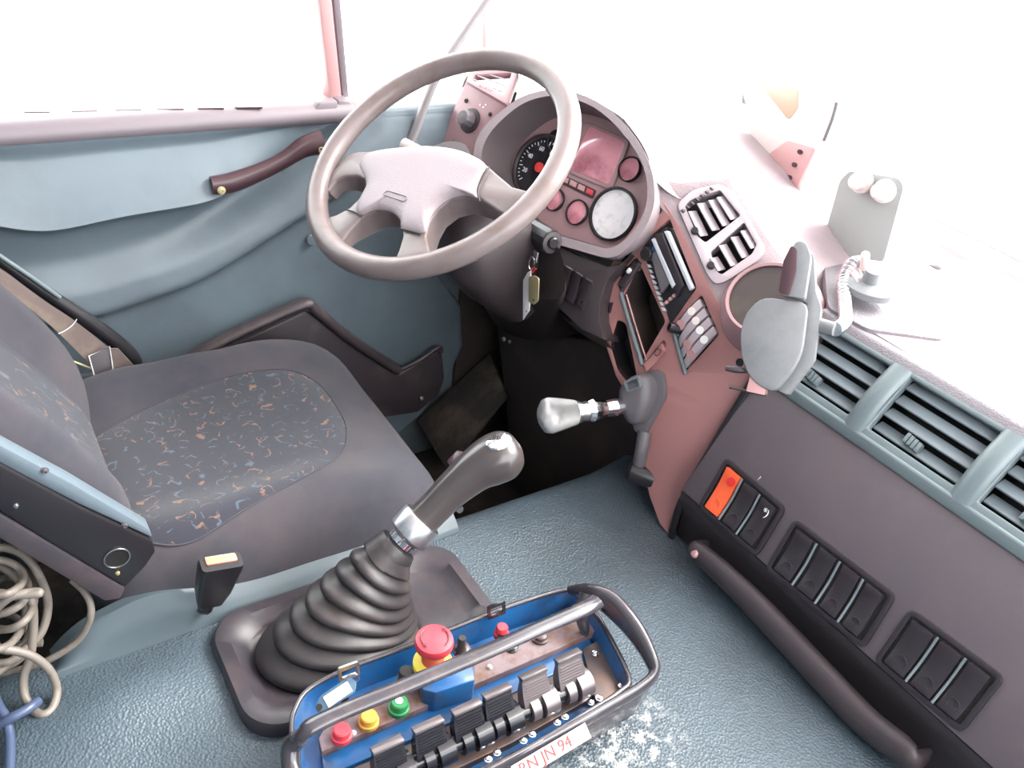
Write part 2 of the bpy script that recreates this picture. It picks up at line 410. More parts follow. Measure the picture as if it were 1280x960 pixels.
# map pocket rim
pk = lambda q, d: onx(*q, XW+d)
rim = [pk(q, .055) for q in ((240, 446), (262, 434), (320, 405), (380, 380), (395, 388), (440, 425), (497, 462))]
tube('pocket_rim', rim, .011, 'dark_trim', door, 10, flat=(1.5, 1), ref=WX)
rimp = [(262, 440), (380, 384), (395, 392), (497, 464), (549, 433), (553, 470), (546, 492), (520, 512), (470, 520), (400, 560), (262, 560)]
prism('map_pocket', [pk(q, .028) for q in rimp], WX, 0, .014, 'dark_trim', door, .006)
tube('pocket_lip', [pk(q, .05) for q in ((497, 464), (525, 450), (549, 434), (552, 440))], .005, 'dark_trim', door, 8)
screw(pk((527, 498), .044), WX, .004, 'steel', door)
lathe('plug', pk((389, 299), .012), WX, [(.012, 0), (.012, .004), (.010, .006), (0, .006)], 'door_plastic', door, 20)
# corner cap
prism('corner_cap', [onx(*q, XW) for q in ((385, 141), (397, 126), (420, 124), (419, 149))], WX, -.02, .012, 'belt_plastic', door, .004)
prism('corner_cover', [onx(*q, XW) for q in ((421, 124), (436, 124), (449, 146), (449, 165), (421, 152))], WX, -.03, .006, 'belt_plastic', door, .004)
# window frame post and glass
def post(name, pxs, m, xx, par, th=.04, top=2.15):
    pts = [onx(*q, xx) for q in pxs]     # bottom-left, bottom-right, top-right, top-left
    ext = lambda lo, hi: lo+(hi-lo)*((top-lo[2])/(hi[2]-lo[2]))
    pts = [pts[0], pts[1], ext(pts[1], pts[2]), ext(pts[0], pts[3])]
    return prism(name, pts, WX, -th, 0, m, par, .003)
wn = thing('window_1', 'driver door window glass in a frame post coloured by pink light', 'window', (XW-.07, .2, .95)); wn['kind'] = 'structure'; del wn['category']
post('frame_post', ((413, 126), (428, 126), (415, 0), (399, 0)), 'pillar_pink', XW-.02, wn)
post('frame_seal', ((429, 126), (437, 126), (426, 0), (417, 0)), 'belt_plastic', XW-.025, wn, .03)
prism('pane', [V(XW-.08, y, z) for y, z in ((-.2, .95), (.66, .95), (.54, 2.15), (-.2, 2.15))], WX, -.002, .002, 'glass', wn, 0)
w2 = thing('window_2', 'windscreen glass above the dashboard', 'window', (-.5, 1.6, .95)); w2['kind'] = 'structure'; del w2['category']
prism('pane', [V(-1.55, 1.72, .90), V(.6, 1.72, .90), V(.6, 1.36, 2.15), V(-1.55, 1.36, 2.15)], (0, -.96, .28), -.002, .002, 'glass', w2, 0)
prism('side_pane', [V(-1.66, 1.30, .97), V(-1.56, 1.70, .90), V(-1.56, 1.36, 2.15), V(-1.66, 1.1, 2.15)], (1, -.2, 0), -.002, .002, 'glass', w2, 0)
w3 = st(prism('window_3', [V(XW-.08, .72, .96), V(XW-.08, 1.28, .96), V(XW-.08, 1.1, 2.15), V(XW-.08, .62, 2.15)], WX, -.002, .002, 'glass', None, 0))
# items outside / on the pillar
t = thing('mirror_arm', 'pale upright exterior mirror stem seen above the steering wheel rim', 'mirror', onx(610, 62, -1.78))
q = [onx(*p, -1.78) for p in ((605, 66), (619, 66), (611, -30), (603, -30))]
prism('stem', q, WX, -.02, 0, 'pale_plastic', t, .004); prism('edge_strip', [onx(*p, -1.775) for p in ((603, 66), (607, 66), (606, -30), (602, -30))], WX, -.02, 0.003, 'pillar_pink', t, .001)
t = thing('pillar_handle', 'slim dark grab bar paled by glare rising behind the steering wheel left of the dash end', 'handle', onx(512, 182, -1.57))
tube('bar', [onx(*p, -1.57) for p in ((511, 182), (521, 158), (535, 120), (552, 84), (580, 42), (612, -4))], .010, 'bar_glare', t, 12, flat=(.8, 1.2))
lathe('foot', onx(512, 183, -1.572), nrm(V(.9, 0, .3)), [(.02, -.02), (.02, .004), (.014, .008), (0, .008)], 'grey_rubber', t, 16)

# ================================================================ engine tunnel
tun = thing('engine_tunnel', 'blue grey grained vinyl engine tunnel cover filling the middle of the cab', 'tunnel', (-.4, .4, 0))
def tunnel(u, v):
    y = mix(-.62, 1.06, v); s = u*1.55
    rise = .15*sm(.82, 1.12, y)*(1-sm(-.88, -.62, -1.0+s))
    edge = -.985-.02*sm(.9, 1.06, y)
    R_ = .05
    if s < .38: x, z = edge, s/.38*(.42-R_)
    elif s < .46:
        a = (s-.38)/.08*math.pi/2; x = edge+R_*(1-math.cos(a)); z = .42-R_+R_*math.sin(a)
    else: x = edge+R_+(s-.46)*1.2; z = .42
    z += rise*sm(.3, .46, s)
    if s > .40:
        k = sm(.40, .55, s)
        z += k*(.020*math.exp(-((x+.83)/.06)**2-((y-.02)/.10)**2) - .008*math.exp(-((x+.80)/.08)**2-((y-.72)/.10)**2)
                - .012*math.exp(-((x+.62)/.12)**2-((y-.05)/.07)**2) + .02*sm(-.2, .3, x))
    return V(x, y, z)
grid('cover', tunnel, 130, 120, 'tunnel_vinyl', tun)

# ================================================================ driver seat
seat = thing('driver_seat', 'dark grey fabric driver seat with patterned centre panels, backrest reclined', 'seat', (-1.205, .3, 0))
SC, SA, SB = V(-1.212, .322), .272, .288
def sel(th, n):   # superellipse direction radius
    c, s = math.cos(th), math.sin(th)
    r = (abs(c/SA)**n+abs(s/SB)**n)**(-1/n); return c*r, s*r
def cush_z(s, X, Y):
    base = .405+.118*(max(0, 1-s**9))**.42
    bol = .030*sm(.45, .85, abs(X)/SA)*(1-s**8)*(1-.5*sm(.1, .25, Y))+(.016*(1-s**8) if X < 0 else 0)*sm(.3, .8, abs(X)/SA)
    front = -.020*sm(.12, .27, Y)
    return base+bol+front+.010
def cush(u, v):
    s = 1-(1-v)**1.7 if v < 1 else 1.0
    dx, dy = sel(u*2*math.pi, 8); X, Y = dx*s, dy*s
    return V(SC[0]+X, SC[1]+Y, cush_z(s, X, Y)+.0012*math.sin(Y*55+X*14)*sm(.3, .9, s))
vs_low = lambda u, v: V(SC[0]+sel(u*2*math.pi, 8)[0]*mix(1, .96, v), SC[1]+sel(u*2*math.pi, 8)[1]*mix(1, .96, v), mix(.417, .385, v))
cu = grid('seat_cushion', cush, 96, 40, 'seat_fabric', seat, True)
grid('cushion_side', vs_low, 96, 4, 'seat_fabric', seat, True)
ins = [onz(*q, .535) for q in ((100, 566), (150, 527), (250, 487), (340, 466), (392, 472), (422, 506), (434, 540), (420, 575), (370, 612), (300, 650), (240, 678), (190, 684), (150, 668), (108, 620))]
insC = sum(ins)/len(ins); insP = cat(ins, 5, True)
def sval(X, Y): return (abs(X/SA)**8+abs(Y/SB)**8)**.125
def insert(u, v):
    k = int(round(u*len(insP))) % len(insP); p = mix(insC, insP[k], v); X, Y = p[0]-SC[0], p[1]-SC[1]
    return V(p[0], p[1], cush_z(min(sval(X, Y), .995), X, Y)+.006*(1-v**14)+.001)
grid('cushion_panel', insert, len(insP), 14, 'seat_pattern', seat, True)
def seam_pts(): return [insert(k/len(insP), 1.0) for k in range(len(insP))]
tube('panel_seam', seam_pts(), .0016, 'seat_fabric', seat, 6, True, 1)
# backrest
bd = nrm(V(0, -.56, .83)); bn = np.cross(WX, bd); bn = bn if bn[1] > 0 else -bn
BC = V(-1.195, .070, .52)+bd*.37
def back(u, v, wa=.252, wb=.40, flip=1):
    s = 1-(1-v)**1.6 if v < 1 else 1.
    th = u*2*math.pi; c, q = math.cos(th), math.sin(th); n = 4
    r = (abs(c/wa)**n+abs(q/wb)**n)**(-1/n); X, Y = c*r*s, q*r*s
    h = .06*(max(0, 1-s**6))**.45
    h += .065*sm(.35, .8, abs(X)/wa)*(max(0, 1-s**5))**.5
    if flip < 0: h = -.05*(max(0, 1-s**6))**.45
    return BC+WX*X+bd*Y+bn*h
grid('backrest', back, 96, 36, 'seat_fabric', seat, True)
grid('backrest_shell', lambda u, v: back(u, v, .25, .39, -1), 64, 12, 'dark_trim', seat, True)
def bpanel(u, v):
    X = mix(-.13, .13, u)*(1-.25*(1-v)); Y = mix(-.36, .33, v)
    s = max(abs(X)/.262, abs(Y)/.40); h = .06*(max(0, 1-s**6))**.45+.065*sm(.35, .8, abs(X)/.262)*(max(0, 1-s**5))**.5
    return BC+WX*X+bd*Y+bn*(h+.004)
grid('backrest_panel', bpanel, 24, 40, 'seat_pattern', seat)
# right-hand hinge cover beside backrest
X1 = -.915
H = lambda pts, x=X1: [onx(*q, x) for q in pts]
prism('hinge_cover', H(((-60, 545), (0, 580), (100, 634), (191, 677), (195, 690), (183, 708), (157, 735), (80, 690), (0, 640), (-60, 605))), WX, -.03, .0, 'black_plastic', seat, .004)
prism('cover_strip', H(((-60, 528), (0, 558), (90, 606), (188, 664), (192, 676), (100, 634), (0, 582), (-60, 548))), WX, -.03, -.004, 'door_plastic', seat, .004)
prism('lower_strip', H(((-60, 608), (0, 642), (156, 735), (150, 747), (130, 750), (0, 672), (-60, 640))), WX, -.03, .003, 'rubber_ring', seat, .003)
lathe('hinge_hole', onx(146, 697, X1), WX, [(.0165, -.001), (.0165, .0012), (.0145, .0014), (.0140, .0005), (0, .0005)], 'deep_black', seat, 24)
tube('hole_rim', [onx(146, 697, X1)+V(.0012, .0155*math.cos(a), .0155*math.sin(a)) for a in np.linspace(0, 2*math.pi, 24, endpoint=False)], .0011, 'steel', seat, 6, True, 1)
for q in ((56, 588), (156, 656)): screw(onx(*q, X1-.004), WX, .003, 'grey_rubber', seat)
screw(onx(147, 716, X1), WX, .002, 'brass', seat); screw(onx(20, 632, X1), WX, .002, 'steel', seat)
# teal base shroud on the tunnel side
def shroud(u, v):
    y = mix(-.03, .60, u); en = 1-(1-min(max((y+.03)/.06, 0), 1))**2
    hump = -.038*(1-en)+.035*math.exp(-((y-.10)/.09)**2)
    prof = [(-.962, .455+hump*.8), (-.944, .452+hump), (-.928, .440+hump*.5), (-.918, .43), (-.914, .421)]
    k = v*4; i = min(int(k), 3); a, b = prof[i], prof[i+1]; t_ = k-i
    return V(mix(a[0], b[0], t_)-.012*sm(.45, .6, y), y, mix(a[1], b[1], t_)-.008*sm(.3, .6, y)*(1-v))
SH0 = grid('base_shroud', shroud, 60, 17, 'shroud_teal', seat, solid=.004)
box('seat_pedestal', (-1.21, .28, .19), (WX, WY, WZ), (.19, .24, .19), 'dark_trim', seat, .02)
# left side trim rod beside the belt
tube('side_trim', [onx(*q, -1.50) for q in ((-60, 285), (0, 326), (60, 368), (115, 405), (150, 432), (168, 452), (172, 475))], [.010, .010, .012, .014, .015, .014, .008], 'black_plastic', seat, 12)
tube('trim_highlight', [onx(*q, -1.487) for q in ((-60, 278), (0, 320), (40, 347), (75, 372))], .004, 'vent_teal', seat, 8)

# ---- seat belt and buckle
blt = thing('seat_belt', 'dusty brown grey seat belt strap between the seat and the door', 'seat belt', onx(130, 470, -1.475))
def ribbon(name, ctr, wv, m, par, th=.0016):
    P = cat(ctr, 6); W = cat(wv, 6)
    def f(u, v):
        i = min(int(round(u*(len(P)-1))), len(P)-1); return P[i]+W[i]*(v-.5)
    return grid(name, f, len(P), 6, m, par, solid=th)
pa = [onx(*q, -1.478) for q in ((-60, 312), (0, 350), (60, 392), (105, 424), (135, 448))]
pb = [onx(*q, -1.470) for q in ((-60, 330), (0, 366), (40, 392), (75, 415), (112, 452))]
pa[0:1]; 
up = [onx(*q, -1.478) for q in ((-60, 300), (0, 335), (50, 372), (95, 402), (137, 436))]
lo = [onx(*q, -1.470) for q in ((-60, 322), (0, 357), (40, 388), (72, 415), (112, 455))]
ribbon('strap', [(a+b)/2 for a, b in zip(up, lo)], [b-a for a, b in zip(up, lo)], 'strap', blt)
prism('folded_strap', [onx(*q, -1.466) for q in ((137, 436), (148, 436), (172, 462), (145, 478), (139, 463))], WX, -.003, 0, 'strap', blt, 0)
prism('guide_loop', [onx(*q, -1.460) for q in ((111, 445), (137, 434), (141, 460), (134, 480), (122, 485))], WX, -.004, 0.001, 'grey_rubber', blt, .001)
tube('loop_edge', [onx(*q, -1.458) for q in ((111, 445), (137, 433), (141, 460), (133, 481), (122, 484))], .0012, 'white', blt, 6, True, 1)
tube('anchor_wire', [onx(*q, -1.468) for q in ((82, 448), (100, 455), (117, 462))], .002, 'brass', blt, 6)
tube('stitching', [onx(*q, -1.462) for q in ((96, 399), (90, 407), (80, 414), (73, 417))], .0009, 'white', blt, 5)
box('anchor_panel', onx(105, 480, -1.50), (WX, WY, WZ), (.006, .03, .02), 'vent_teal', blt, .003)

bk = thing('belt_buckle', 'black seat belt buckle with orange red release button beside the seat cushion', 'buckle', onx(265, 755, -.90))
b0, b1 = onx(262, 752, -.905), onx(277, 702, -.885)
ax = nrm(b1-b0); side = nrm(onx(300, 700, -.885)-onx(258, 706, -.885)); side = nrm(side-ax*(side@ax)); bnn = np.cross(side, ax)
c = (b0+b1)/2; L_ = np.linalg.norm(b1-b0)/2
def bloop(h, wx, wy): return rrect(c+ax*h, side, bnn, wx, wy, min(wx, wy)*.45, 4)
loft('body', [bloop(-L_*1.05, .017, .009), bloop(-L_*.4, .024, .012), bloop(L_*.8, .029, .014), bloop(L_, .028, .013)], 'black_plastic', bk)
prism('release_button', rrect(c+ax*L_+bnn*(-.003 if bnn@(CAM-c) > 0 else .003), side, bnn, .021, .006, .002, 3), ax, -.002, .0025, 'buckle_red', bk, .001)
box('slot', c+ax*L_+bnn*(.0085 if bnn@(CAM-c) < 0 else -.0085), (side, bnn, ax), (.02, .002, .001), 'steel', bk, 0)
tube('stalk', [c-ax*L_, c-ax*(L_+.02), c-ax*(L_+.04)-WX*.02], .007, 'black_plastic', bk, 8)

# ================================================================ gear lever
XL = -.80
gl = thing('gear_lever', 'tall gear lever with black grip, silver collar and ribbed rubber boot', 'gear lever', (XL, .36, .42))
ro = rrect((-.800, .362, .425), WX, WY, .112, .198, .055, 8)
def scaled(loop, k, dz, ky=None):
    c = sum(loop)/len(loop); return [V(c[0]+(p[0]-c[0])*k, c[1]+(p[1]-c[1])*(ky or k), p[2]+dz) for p in loop]
loft('boot_surround', [scaled(ro, 1, -.012), scaled(ro, 1.0, .008), scaled(ro, .96, .016, .98), scaled(ro, .80, .018, .885), scaled(ro, .70, .006, .83), scaled(ro, .66, .004, .80), scaled(ro, .64, .0005, .785)], 'rubber_ring', gl, True, True)
neck = onx(492, 687, XL); grip_lo = onx(523, 655, XL); grip_hi = onx(606, 572, XL)
lax = nrm(grip_hi-neck)
# bellows: lobes stepping down along a curve from neck to the base
base = V(XL, .335, .425); NL = 8
def bel(u, v):
    s = v*NL; i = min(int(s), NL-1); t_ = s-i; g = (i+t_)/NL
    cen = (1-g)**2*base+2*g*(1-g)*(base+V(0, .035, .07))+g*g*(neck+V(0, 0, 0))
    tn = nrm(mix(WZ+V(0, .05, 0), lax, g**.8)); a = u*2*math.pi
    R0 = mix(.128, .036, g**.85); R1 = mix(.088, .034, g**.8)
    k = 1.0-.17*(t_**2.2)+.05*math.sin(math.pi*min(t_*1.6, 1))
    if i == NL-1: k = 1-.05*t_
    fx = nrm(WX); fy = nrm(np.cross(tn, fx))
    return cen+fx*math.cos(a)*R1*k*1.0+fy*math.sin(a)*R0*k+tn*.002*math.sin(a*3+i)
grid('rubber_boot', bel, 56, NL*9+1, 'rubber', gl, True, 75)
lathe('boot_cap', neck-lax*.012, lax, [(.033, 0), (.034, .012), (.030, .022), (.018, .024)], 'rubber', gl, 28)
lathe('lever_shaft', neck, lax, [(.014, 0), (.014, .05)], 'steel', gl, 16)
lathe('hose_clamp', neck+lax*.012, lax, [(.020, 0), (.022, .002), (.022, .011), (.020, .013)], 'chrome', gl, 24)
box('clamp_screw', neck+lax*.018+nrm(CAM-neck)*.022, (lax, WY, nrm(CAM-neck)), (.005, .008, .004), 'chrome', gl, .001)
cl = grip_lo-lax*.014
lathe('collar', cl-lax*.010, lax, [(.022, 0), (.029, .001), (.032, .004), (.0325, .030), (.030, .034), (.02, .034)], 'steel', gl, 36)
LG = np.linalg.norm(grip_hi-cl)
fwd = nrm(WX*.25+WY*.45-WZ*.1); 
gp = [cl+lax*.02, cl+lax*.05, cl+lax*LG*.55, cl+lax*LG*.82+fwd*.004, cl+lax*LG*.97+fwd*.012, cl+lax*(LG+.012)+fwd*.022, cl+lax*(LG+.024)+fwd*.030, cl+lax*(LG+.029)+fwd*.033]
tube('grip', gp, [.0245, .0245, .026, .031, .036, .036, .025, .006], 'grip', gl, 28, sub=8)
tp = cl+lax*(LG+.004)+fwd*.018; vn = nrm(nrm(CAM-tp)*.45+WZ*.9-WX*.15)
lathe('top_plate', tp+vn*.0345, vn, [(.019, -.006), (.019, .001), (.017, .0025), (0, .0035)], 'chrome', gl, 28, sx=.8)
s = onx(572, 574, XL-.02)
box('range_switch', s, (lax, WX, -fwd), (.012, .008, .006), 'handle_brown', gl, .003)
tube('trigger', [onx(571, 634, XL+.01), onx(575, 637, XL+.02)], .0055, 'lever_black', gl, 10, sub=1)

# ================================================================ dashboard
dash = thing('dashboard', 'wide mauve grey truck dashboard with switches, vents, radio and gauges', 'dashboard', (-.9, 1.1, .42))
def ypt(y, ratio): return V(y, 1.45+ratio*y)
# profile of the passenger side (y, z)
Bp = V(.920, .535); Cp = V(1.042, .746); Dp = V(1.118, .836)
XS, XE = -.757, .45
PS = Plane((0, Bp[0], Bp[1]), np.cross(WX, V(0, *(Cp-Bp)))*-1)
PS.n = PS.n if PS.n[1] < 0 else -PS.n
PQ = Plane((0, Cp[0], Cp[1]), np.cross(WX, V(0, *(Dp-Cp))))
PQ.n = PQ.n if PQ.n[1] < 0 else -PQ.n
def extr(name, prof, x0, x1, m, par, smooth=40, bevel=0.0):
    k = len(prof); vs = [V(x0, *p) for p in prof]+[V(x1, *p) for p in prof]
    fs = [list(range(k))[::-1], list(range(k, 2*k))]+[[i, (i+1) % k, k+(i+1) % k, k+i] for i in range(k)]
    return mesh(name, vs, fs, m, par, smooth, bevel)
extr('switch_panel', [Bp, Cp, Cp+V(.05, -.03), V(1.05, .52)], XS+.008, .40, 'switch_panel', dash, bevel=.004)
# kick strip + grab handle below the panel
extr('kick_panel', [V(.945, .40), V(.945, .47), V(.93, .50), V(.925, .53), V(1.0, .53), V(1.0, .40)], XS+.004, .42, 'dash_dark', dash, bevel=.004)
hb = [PS.at(*q, .0) for q in ((872, 690), (930, 735), (1000, 806), (1070, 880), (1130, 945))]
hy = .905
hpnts = [ony(*q, hy) for q in ((868, 686), (885, 700), (940, 752), (1010, 826), (1080, 900), (1125, 935), (1142, 950))]
tube('grab_handle', [hpnts[0]+V(-.0, .03, 0)]+hpnts+[hpnts[-1]+V(.004, .03, 0)], [.006, .014, .017, .020, .021, .021, .019, .015, .006], 'dash_dark', dash, 14, flat=(.8, 1.15))
lathe('handle_tip', hpnts[0]+V(.012, -.012, .006), V(-.4, -.6, .5), [(.007, -.006), (.008, 0), (.006, .003), (0, .004)], 'pillar_pink', dash, 16)
# --- switches on passenger panel
def rocker(q, P, m, par, nm='switch', dot=True, curve=.004, dm=None):
    """q four pixel corners TL TR BR BL on plane P"""
    C4 = [P.at(*p, .0) for p in q]; f = quadmap(C4); n = P.n
    def g(u, v): return f(u, v)+n*(.006+curve*(2*abs(v-.5))**2)
    loops = []
    k = 7
    top = [[g(a, b) for a in (0.04, .96)] for b in np.linspace(0.03, .97, k)]
    vs = [p for r in top for p in r]+[p-n*.015 for r in top for p in r]; fs = []
    for i in range(k-1): fs += [[2*i, 2*i+1, 2*i+3, 2*i+2], [2*k+2*i, 2*k+2*i+2, 2*k+2*i+3, 2*k+2*i+1], [2*i, 2*i+2, 2*k+2*i+2, 2*k+2*i], [2*i+1, 2*k+2*i+1, 2*k+2*i+3, 2*i+3]]
    fs += [[0, 2*k, 2*k+1, 1], [2*k-2, 2*k-1, 4*k-1, 4*k-2]]
    o = mesh(nm, vs, fs, m, par, 30, .0016)
    if dot:
        w_ = np.linalg.norm(C4[1]-C4[0])
        lathe('thumb_spot', f(.5, .78)+n*.0071, n, [(w_*.27, 0), (w_*.25, .0012), (w_*.2, .0006), (0, 0.0004)], dm or m, o, 20)
    return o
def bank(corners, n, P, cols, frame='black_plastic'):
    """corners TL TR BR BL pixel; n switches side by side"""
    A = [V(*p) for p in corners]; f = quadmap(A); fr = 'switch_black'
    out = [P.at(*p) for p in corners]
    cc = sum(out)/4
    big = cat([cc+(p-cc)*1.10 for p in out], 1, True); 
    def densify(pts, r):
        res = []
        for i in range(4):
            p, a, b = pts[i], pts[i-1], pts[(i+1) % 4]; da, db = nrm(a-p), nrm(b-p)
            for t in np.linspace(0, 1, 5): res.append(mix(mix(p+da*r, p, t), mix(p, p+db*r, t), t))
        return res
    e = .008
    grow = []
    for i in range(4):
        p, a, b = out[i], out[i-1], out[(i+1) % 4]; grow.append(p-nrm(a-p)*e-nrm(b-p)*e)
    bz = ringplate('switch_bezel', densify(grow, .012), densify(out, .004), P.n, -.004, .004, fr, dash, .0015)
    prism('switch_recess', out, P.n, -.006, .0008, 'deep_black', bz, 0)
    for i in range(n):
        q = [f(i/n+.03, 0), f((i+1)/n-.03, 0), f((i+1)/n-.03, 1), f(i/n+.03, 1)]
        s_ = rocker(q, P, cols[i], dash, dm='red_dot' if cols[i] == 'orange' and False else None)
        if cols[i] == 'orange':
            tag(s_, 'orange red switch with a red dot'); cpt = P.at(*f((i+.5)/n, .24), .0085)
            lathe('red_spot', cpt, P.n, [(.0075, -.002), (.0075, .0004), (0, .0006)], 'red_dot', s_, 18)
        if i < n-1:
            m0, m1 = P.at(*f((i+1)/n, .02)), P.at(*f((i+1)/n, .98)); 
            tube('divider', [m0+P.n*.010, (m0+m1)/2+P.n*.006, m1+P.n*.010], .0018, 'vent_slat', bz, 6)
    return bz
bank(((910, 580), (976, 637), (945, 688), (880, 633)), 3, PS, ['orange', 'switch_black', 'switch_black'])
bank(((996, 657), (1112, 746), (1078, 802), (965, 710)), 4, PS, ['switch_black']*4)
bank(((1141, 770), (1246, 848), (1200, 906), (1102, 826)), 3, PS, ['switch_black']*3)
# small symbol on third switch
sp = PS.at(957, 641, .0105); text('switch_symbol', '*)', sp, PS.at(970, 652)-PS.at(950, 634), PS.n, .016, 'print_white', dash)
sp = PS.at(949, 598, .002); text('fuse_mark', '?', sp, PS.at(960, 607)-PS.at(940, 591), PS.n, .010, 'print_white', dash)
# --- passenger air vents
VQ = PQ
ee = lambda px, py, h=0: PQ.at(px, py, h)
nrmq = PQ.n; upq = nrm(V(0, *(Dp-Cp)))
Lq = np.linalg.norm(Dp-Cp)
def vq(x, t, h=0): return V(x, *(Cp+(Dp-Cp)*t))+nrmq*h
vents = []
xr1, xr2, xr3 = PQ.at(1098, 500)[0], PQ.at(1238, 585)[0], None
x00 = PQ.at(1000, 452)[0]
pitch = xr2-xr1; RW = .018
edges = [(x00-.03, xr1-RW), (xr1+RW, xr2-RW), (xr2+RW, xr2+pitch-RW), (xr2+pitch+RW, xr2+2*pitch-RW)]
for vi, (xa, xb) in enumerate(edges):
    v_ = ringplate('air_vent', [vq(xa-RW, 0, .002), vq(xb+RW, 0, .002), vq(xb+RW, 1, .002), vq(xa-RW, 1, .002)],
                   [vq(xa, .13, .002), vq(xb, .13, .002), vq(xb, .93, .002), vq(xa, .93, .002)], nrmq, -.012, .006, 'vent_teal', dash, .003)
    prism('vent_box', [vq(xa-.002, .08), vq(xb+.002, .08), vq(xb+.002, .97), vq(xa-.002, .97)], nrmq, -.075, -.070, 'deep_black', v_, 0)
    for k in range(4):
        tt = .22+.205*k
        c = vq((xa+xb)/2, tt, -.006-.004*(k == 0)); dd = nrm(-nrmq*.55+upq*.8)
        box('slat', c+dd*.004, (WX, dd, np.cross(WX, dd)), ((xb-xa)/2, .0105, .0020), 'vent_slat', v_, .0018)
    tw = vq(mix(xa, xb, .42), .30, -.004)
    for k in range(4):
        box('thumb_wheel', tw+WX*(.007*k-.01)-upq*.001*k, (WX, upq, nrmq), (.0028, .0075, .006), 'vent_teal', v_, .001)
for xr in (xr1, xr2, xr2+pitch):
    ribp = [vq(xr, .02, .004), vq(xr, .3, .012), vq(xr, .6, .014), vq(xr, .98, .006)]
    tube('vent_rib', ribp, .017, 'vent_teal', dash, 12, flat=(1.0, .45), ref=WX)
extr('vent_sill', [Cp+V(-.012, -.010), Cp+V(-.008, .008), Cp+V(.012, .010), Cp+V(.02, -.02)], XS+.012, .42, 'vent_teal', dash, bevel=.003)
extr('vent_brow', [Dp+V(-.012, -.002), Dp+V(.004, .014), Dp+V(.04, .010), Dp+V(.03, -.01)], x00-.03, .42, 'dash_top', dash, bevel=.004)
# backing below everything so no light leaks
extr('dash_core', [V(1.06, .40), V(1.06, .62), V(1.16, .73), V(1.2, .80), V(1.50, .80), V(1.50, .40)], -.84, .44, 'deep_black', dash)

# --- planes of the driver side
PD = Plane((-1.58, .95, 1.0), (.187, -.88, .42))
TL = PD.at(822, 244); TR = onx(940, 470, -.76); BR = onx(835, 665, -.76)
PC = Plane(TR, np.cross(TR-TL, BR-TR)); PC.n = PC.n if PC.n[1] < 0 else -PC.n
pc = lambda px, py, h=0: PC.at(px, py, h)
# centre console body: outline with a real thickness, the openings built as recesses into it
def clump(name, pts, P, h0, h1, m, par, bevel=.003, **k): return prism(name, P.poly(pts), P.n, h0, h1, m, par, bevel, **k)
def strip(name, pts, wpx=None): pass
console = None
# console face as ring of polygons around holes -> triangulated with holes by bmesh
def plate_with_holes(name, outer, holes, P, h0, h1, m, par):
    from mathutils.geometry import tessellate_polygon
    o3 = [Vector(P.at(*q)) for q in outer]; hs = [[Vector(P.at(*q)) for q in h] for h in holes]
    tri = tessellate_polygon([o3]+hs); pts = o3+[p for h in hs for p in h]
    n = Vector(P.n); k = len(pts)
    vs = [p+n*h1 for p in pts]+[p+n*h0 for p in pts]; fs = [list(t_) for t_ in tri]+[[i+k for i in t_][::-1] for t_ in tri]
    i0 = 0
    for l in [o3]+hs:
        m_ = len(l)
        for i in range(m_): a, b = i0+i, i0+(i+1) % m_; fs.append([a, b, b+k, a+k])
        i0 += m_
    return mesh(name, [V(*v) for v in vs], fs, m, par, 30, .0018)
def rnd(pts, r=5, n=4):
    res = []
    for i in range(len(pts)):
        p, a, b = V(*pts[i]), V(*pts[i-1]), V(*pts[(i+1) % len(pts)])
        ra = min(r, np.linalg.norm(a-p)*.45); rb = min(r, np.linalg.norm(b-p)*.45)
        pa_, pb_ = p+nrm(a-p)*ra, p+nrm(b-p)*rb
        for t in np.linspace(0, 1, n): res.append(mix(mix(pa_, p, t), mix(p, pb_, t), t))
    return [tuple(x) for x in res]
h_radio = rnd([(837, 273), (871, 360), (838, 405), (801, 306)], 4)
h_sw0 = rnd([(796, 321), (801, 330), (780, 364), (771, 358), (777, 340)], 2)
h_cubby = rnd([(800, 330), (832, 402), (802, 453), (779, 372)], 4)
h_cup = rnd([(772, 399), (782, 404), (790, 440), (796, 470), (786, 480), (772, 462), (763, 430)], 4)
h_sw1 = rnd([(877, 368), (899, 418), (856, 466), (840, 408)], 4)
h_sw2 = rnd([(830, 424), (833, 432), (812, 464), (803, 458)], 2)
outer = [(822, 246), (832, 256), (848, 282), (870, 325), (892, 368), (915, 410), (931, 440), (941, 470), (912, 520), (882, 575), (852, 622), (836, 668),
         (825, 655), (812, 620), (803, 580), (796, 540), (788, 500), (770, 470), (757, 430), (752, 400), (752, 378), (762, 335), (778, 304), (800, 272)]
console = plate_with_holes('console_face', outer, [h_radio, h_sw0, h_cubby, h_cup, h_sw1, h_sw2], PC, -.012, 0, 'console_flare_pink', dash)
clump('console_back', [(850, 320), (925, 470), (838, 650), (814, 600), (800, 500), (775, 440), (790, 340)], PC, -.11, -.10, 'deep_black', dash)
def well(name, hole, P, depth, m, par):
    a = P.poly(hole, 0); b = [p-P.n*depth for p in a]; c = sum(b)/len(b)
    return loft(name, [a, b], m, par, False, True)
well('storage_cubby', h_cubby, PC, .09, 'footwell_black', dash)
well('cup_holder', h_cup, PC, .05, 'black_plastic', dash)
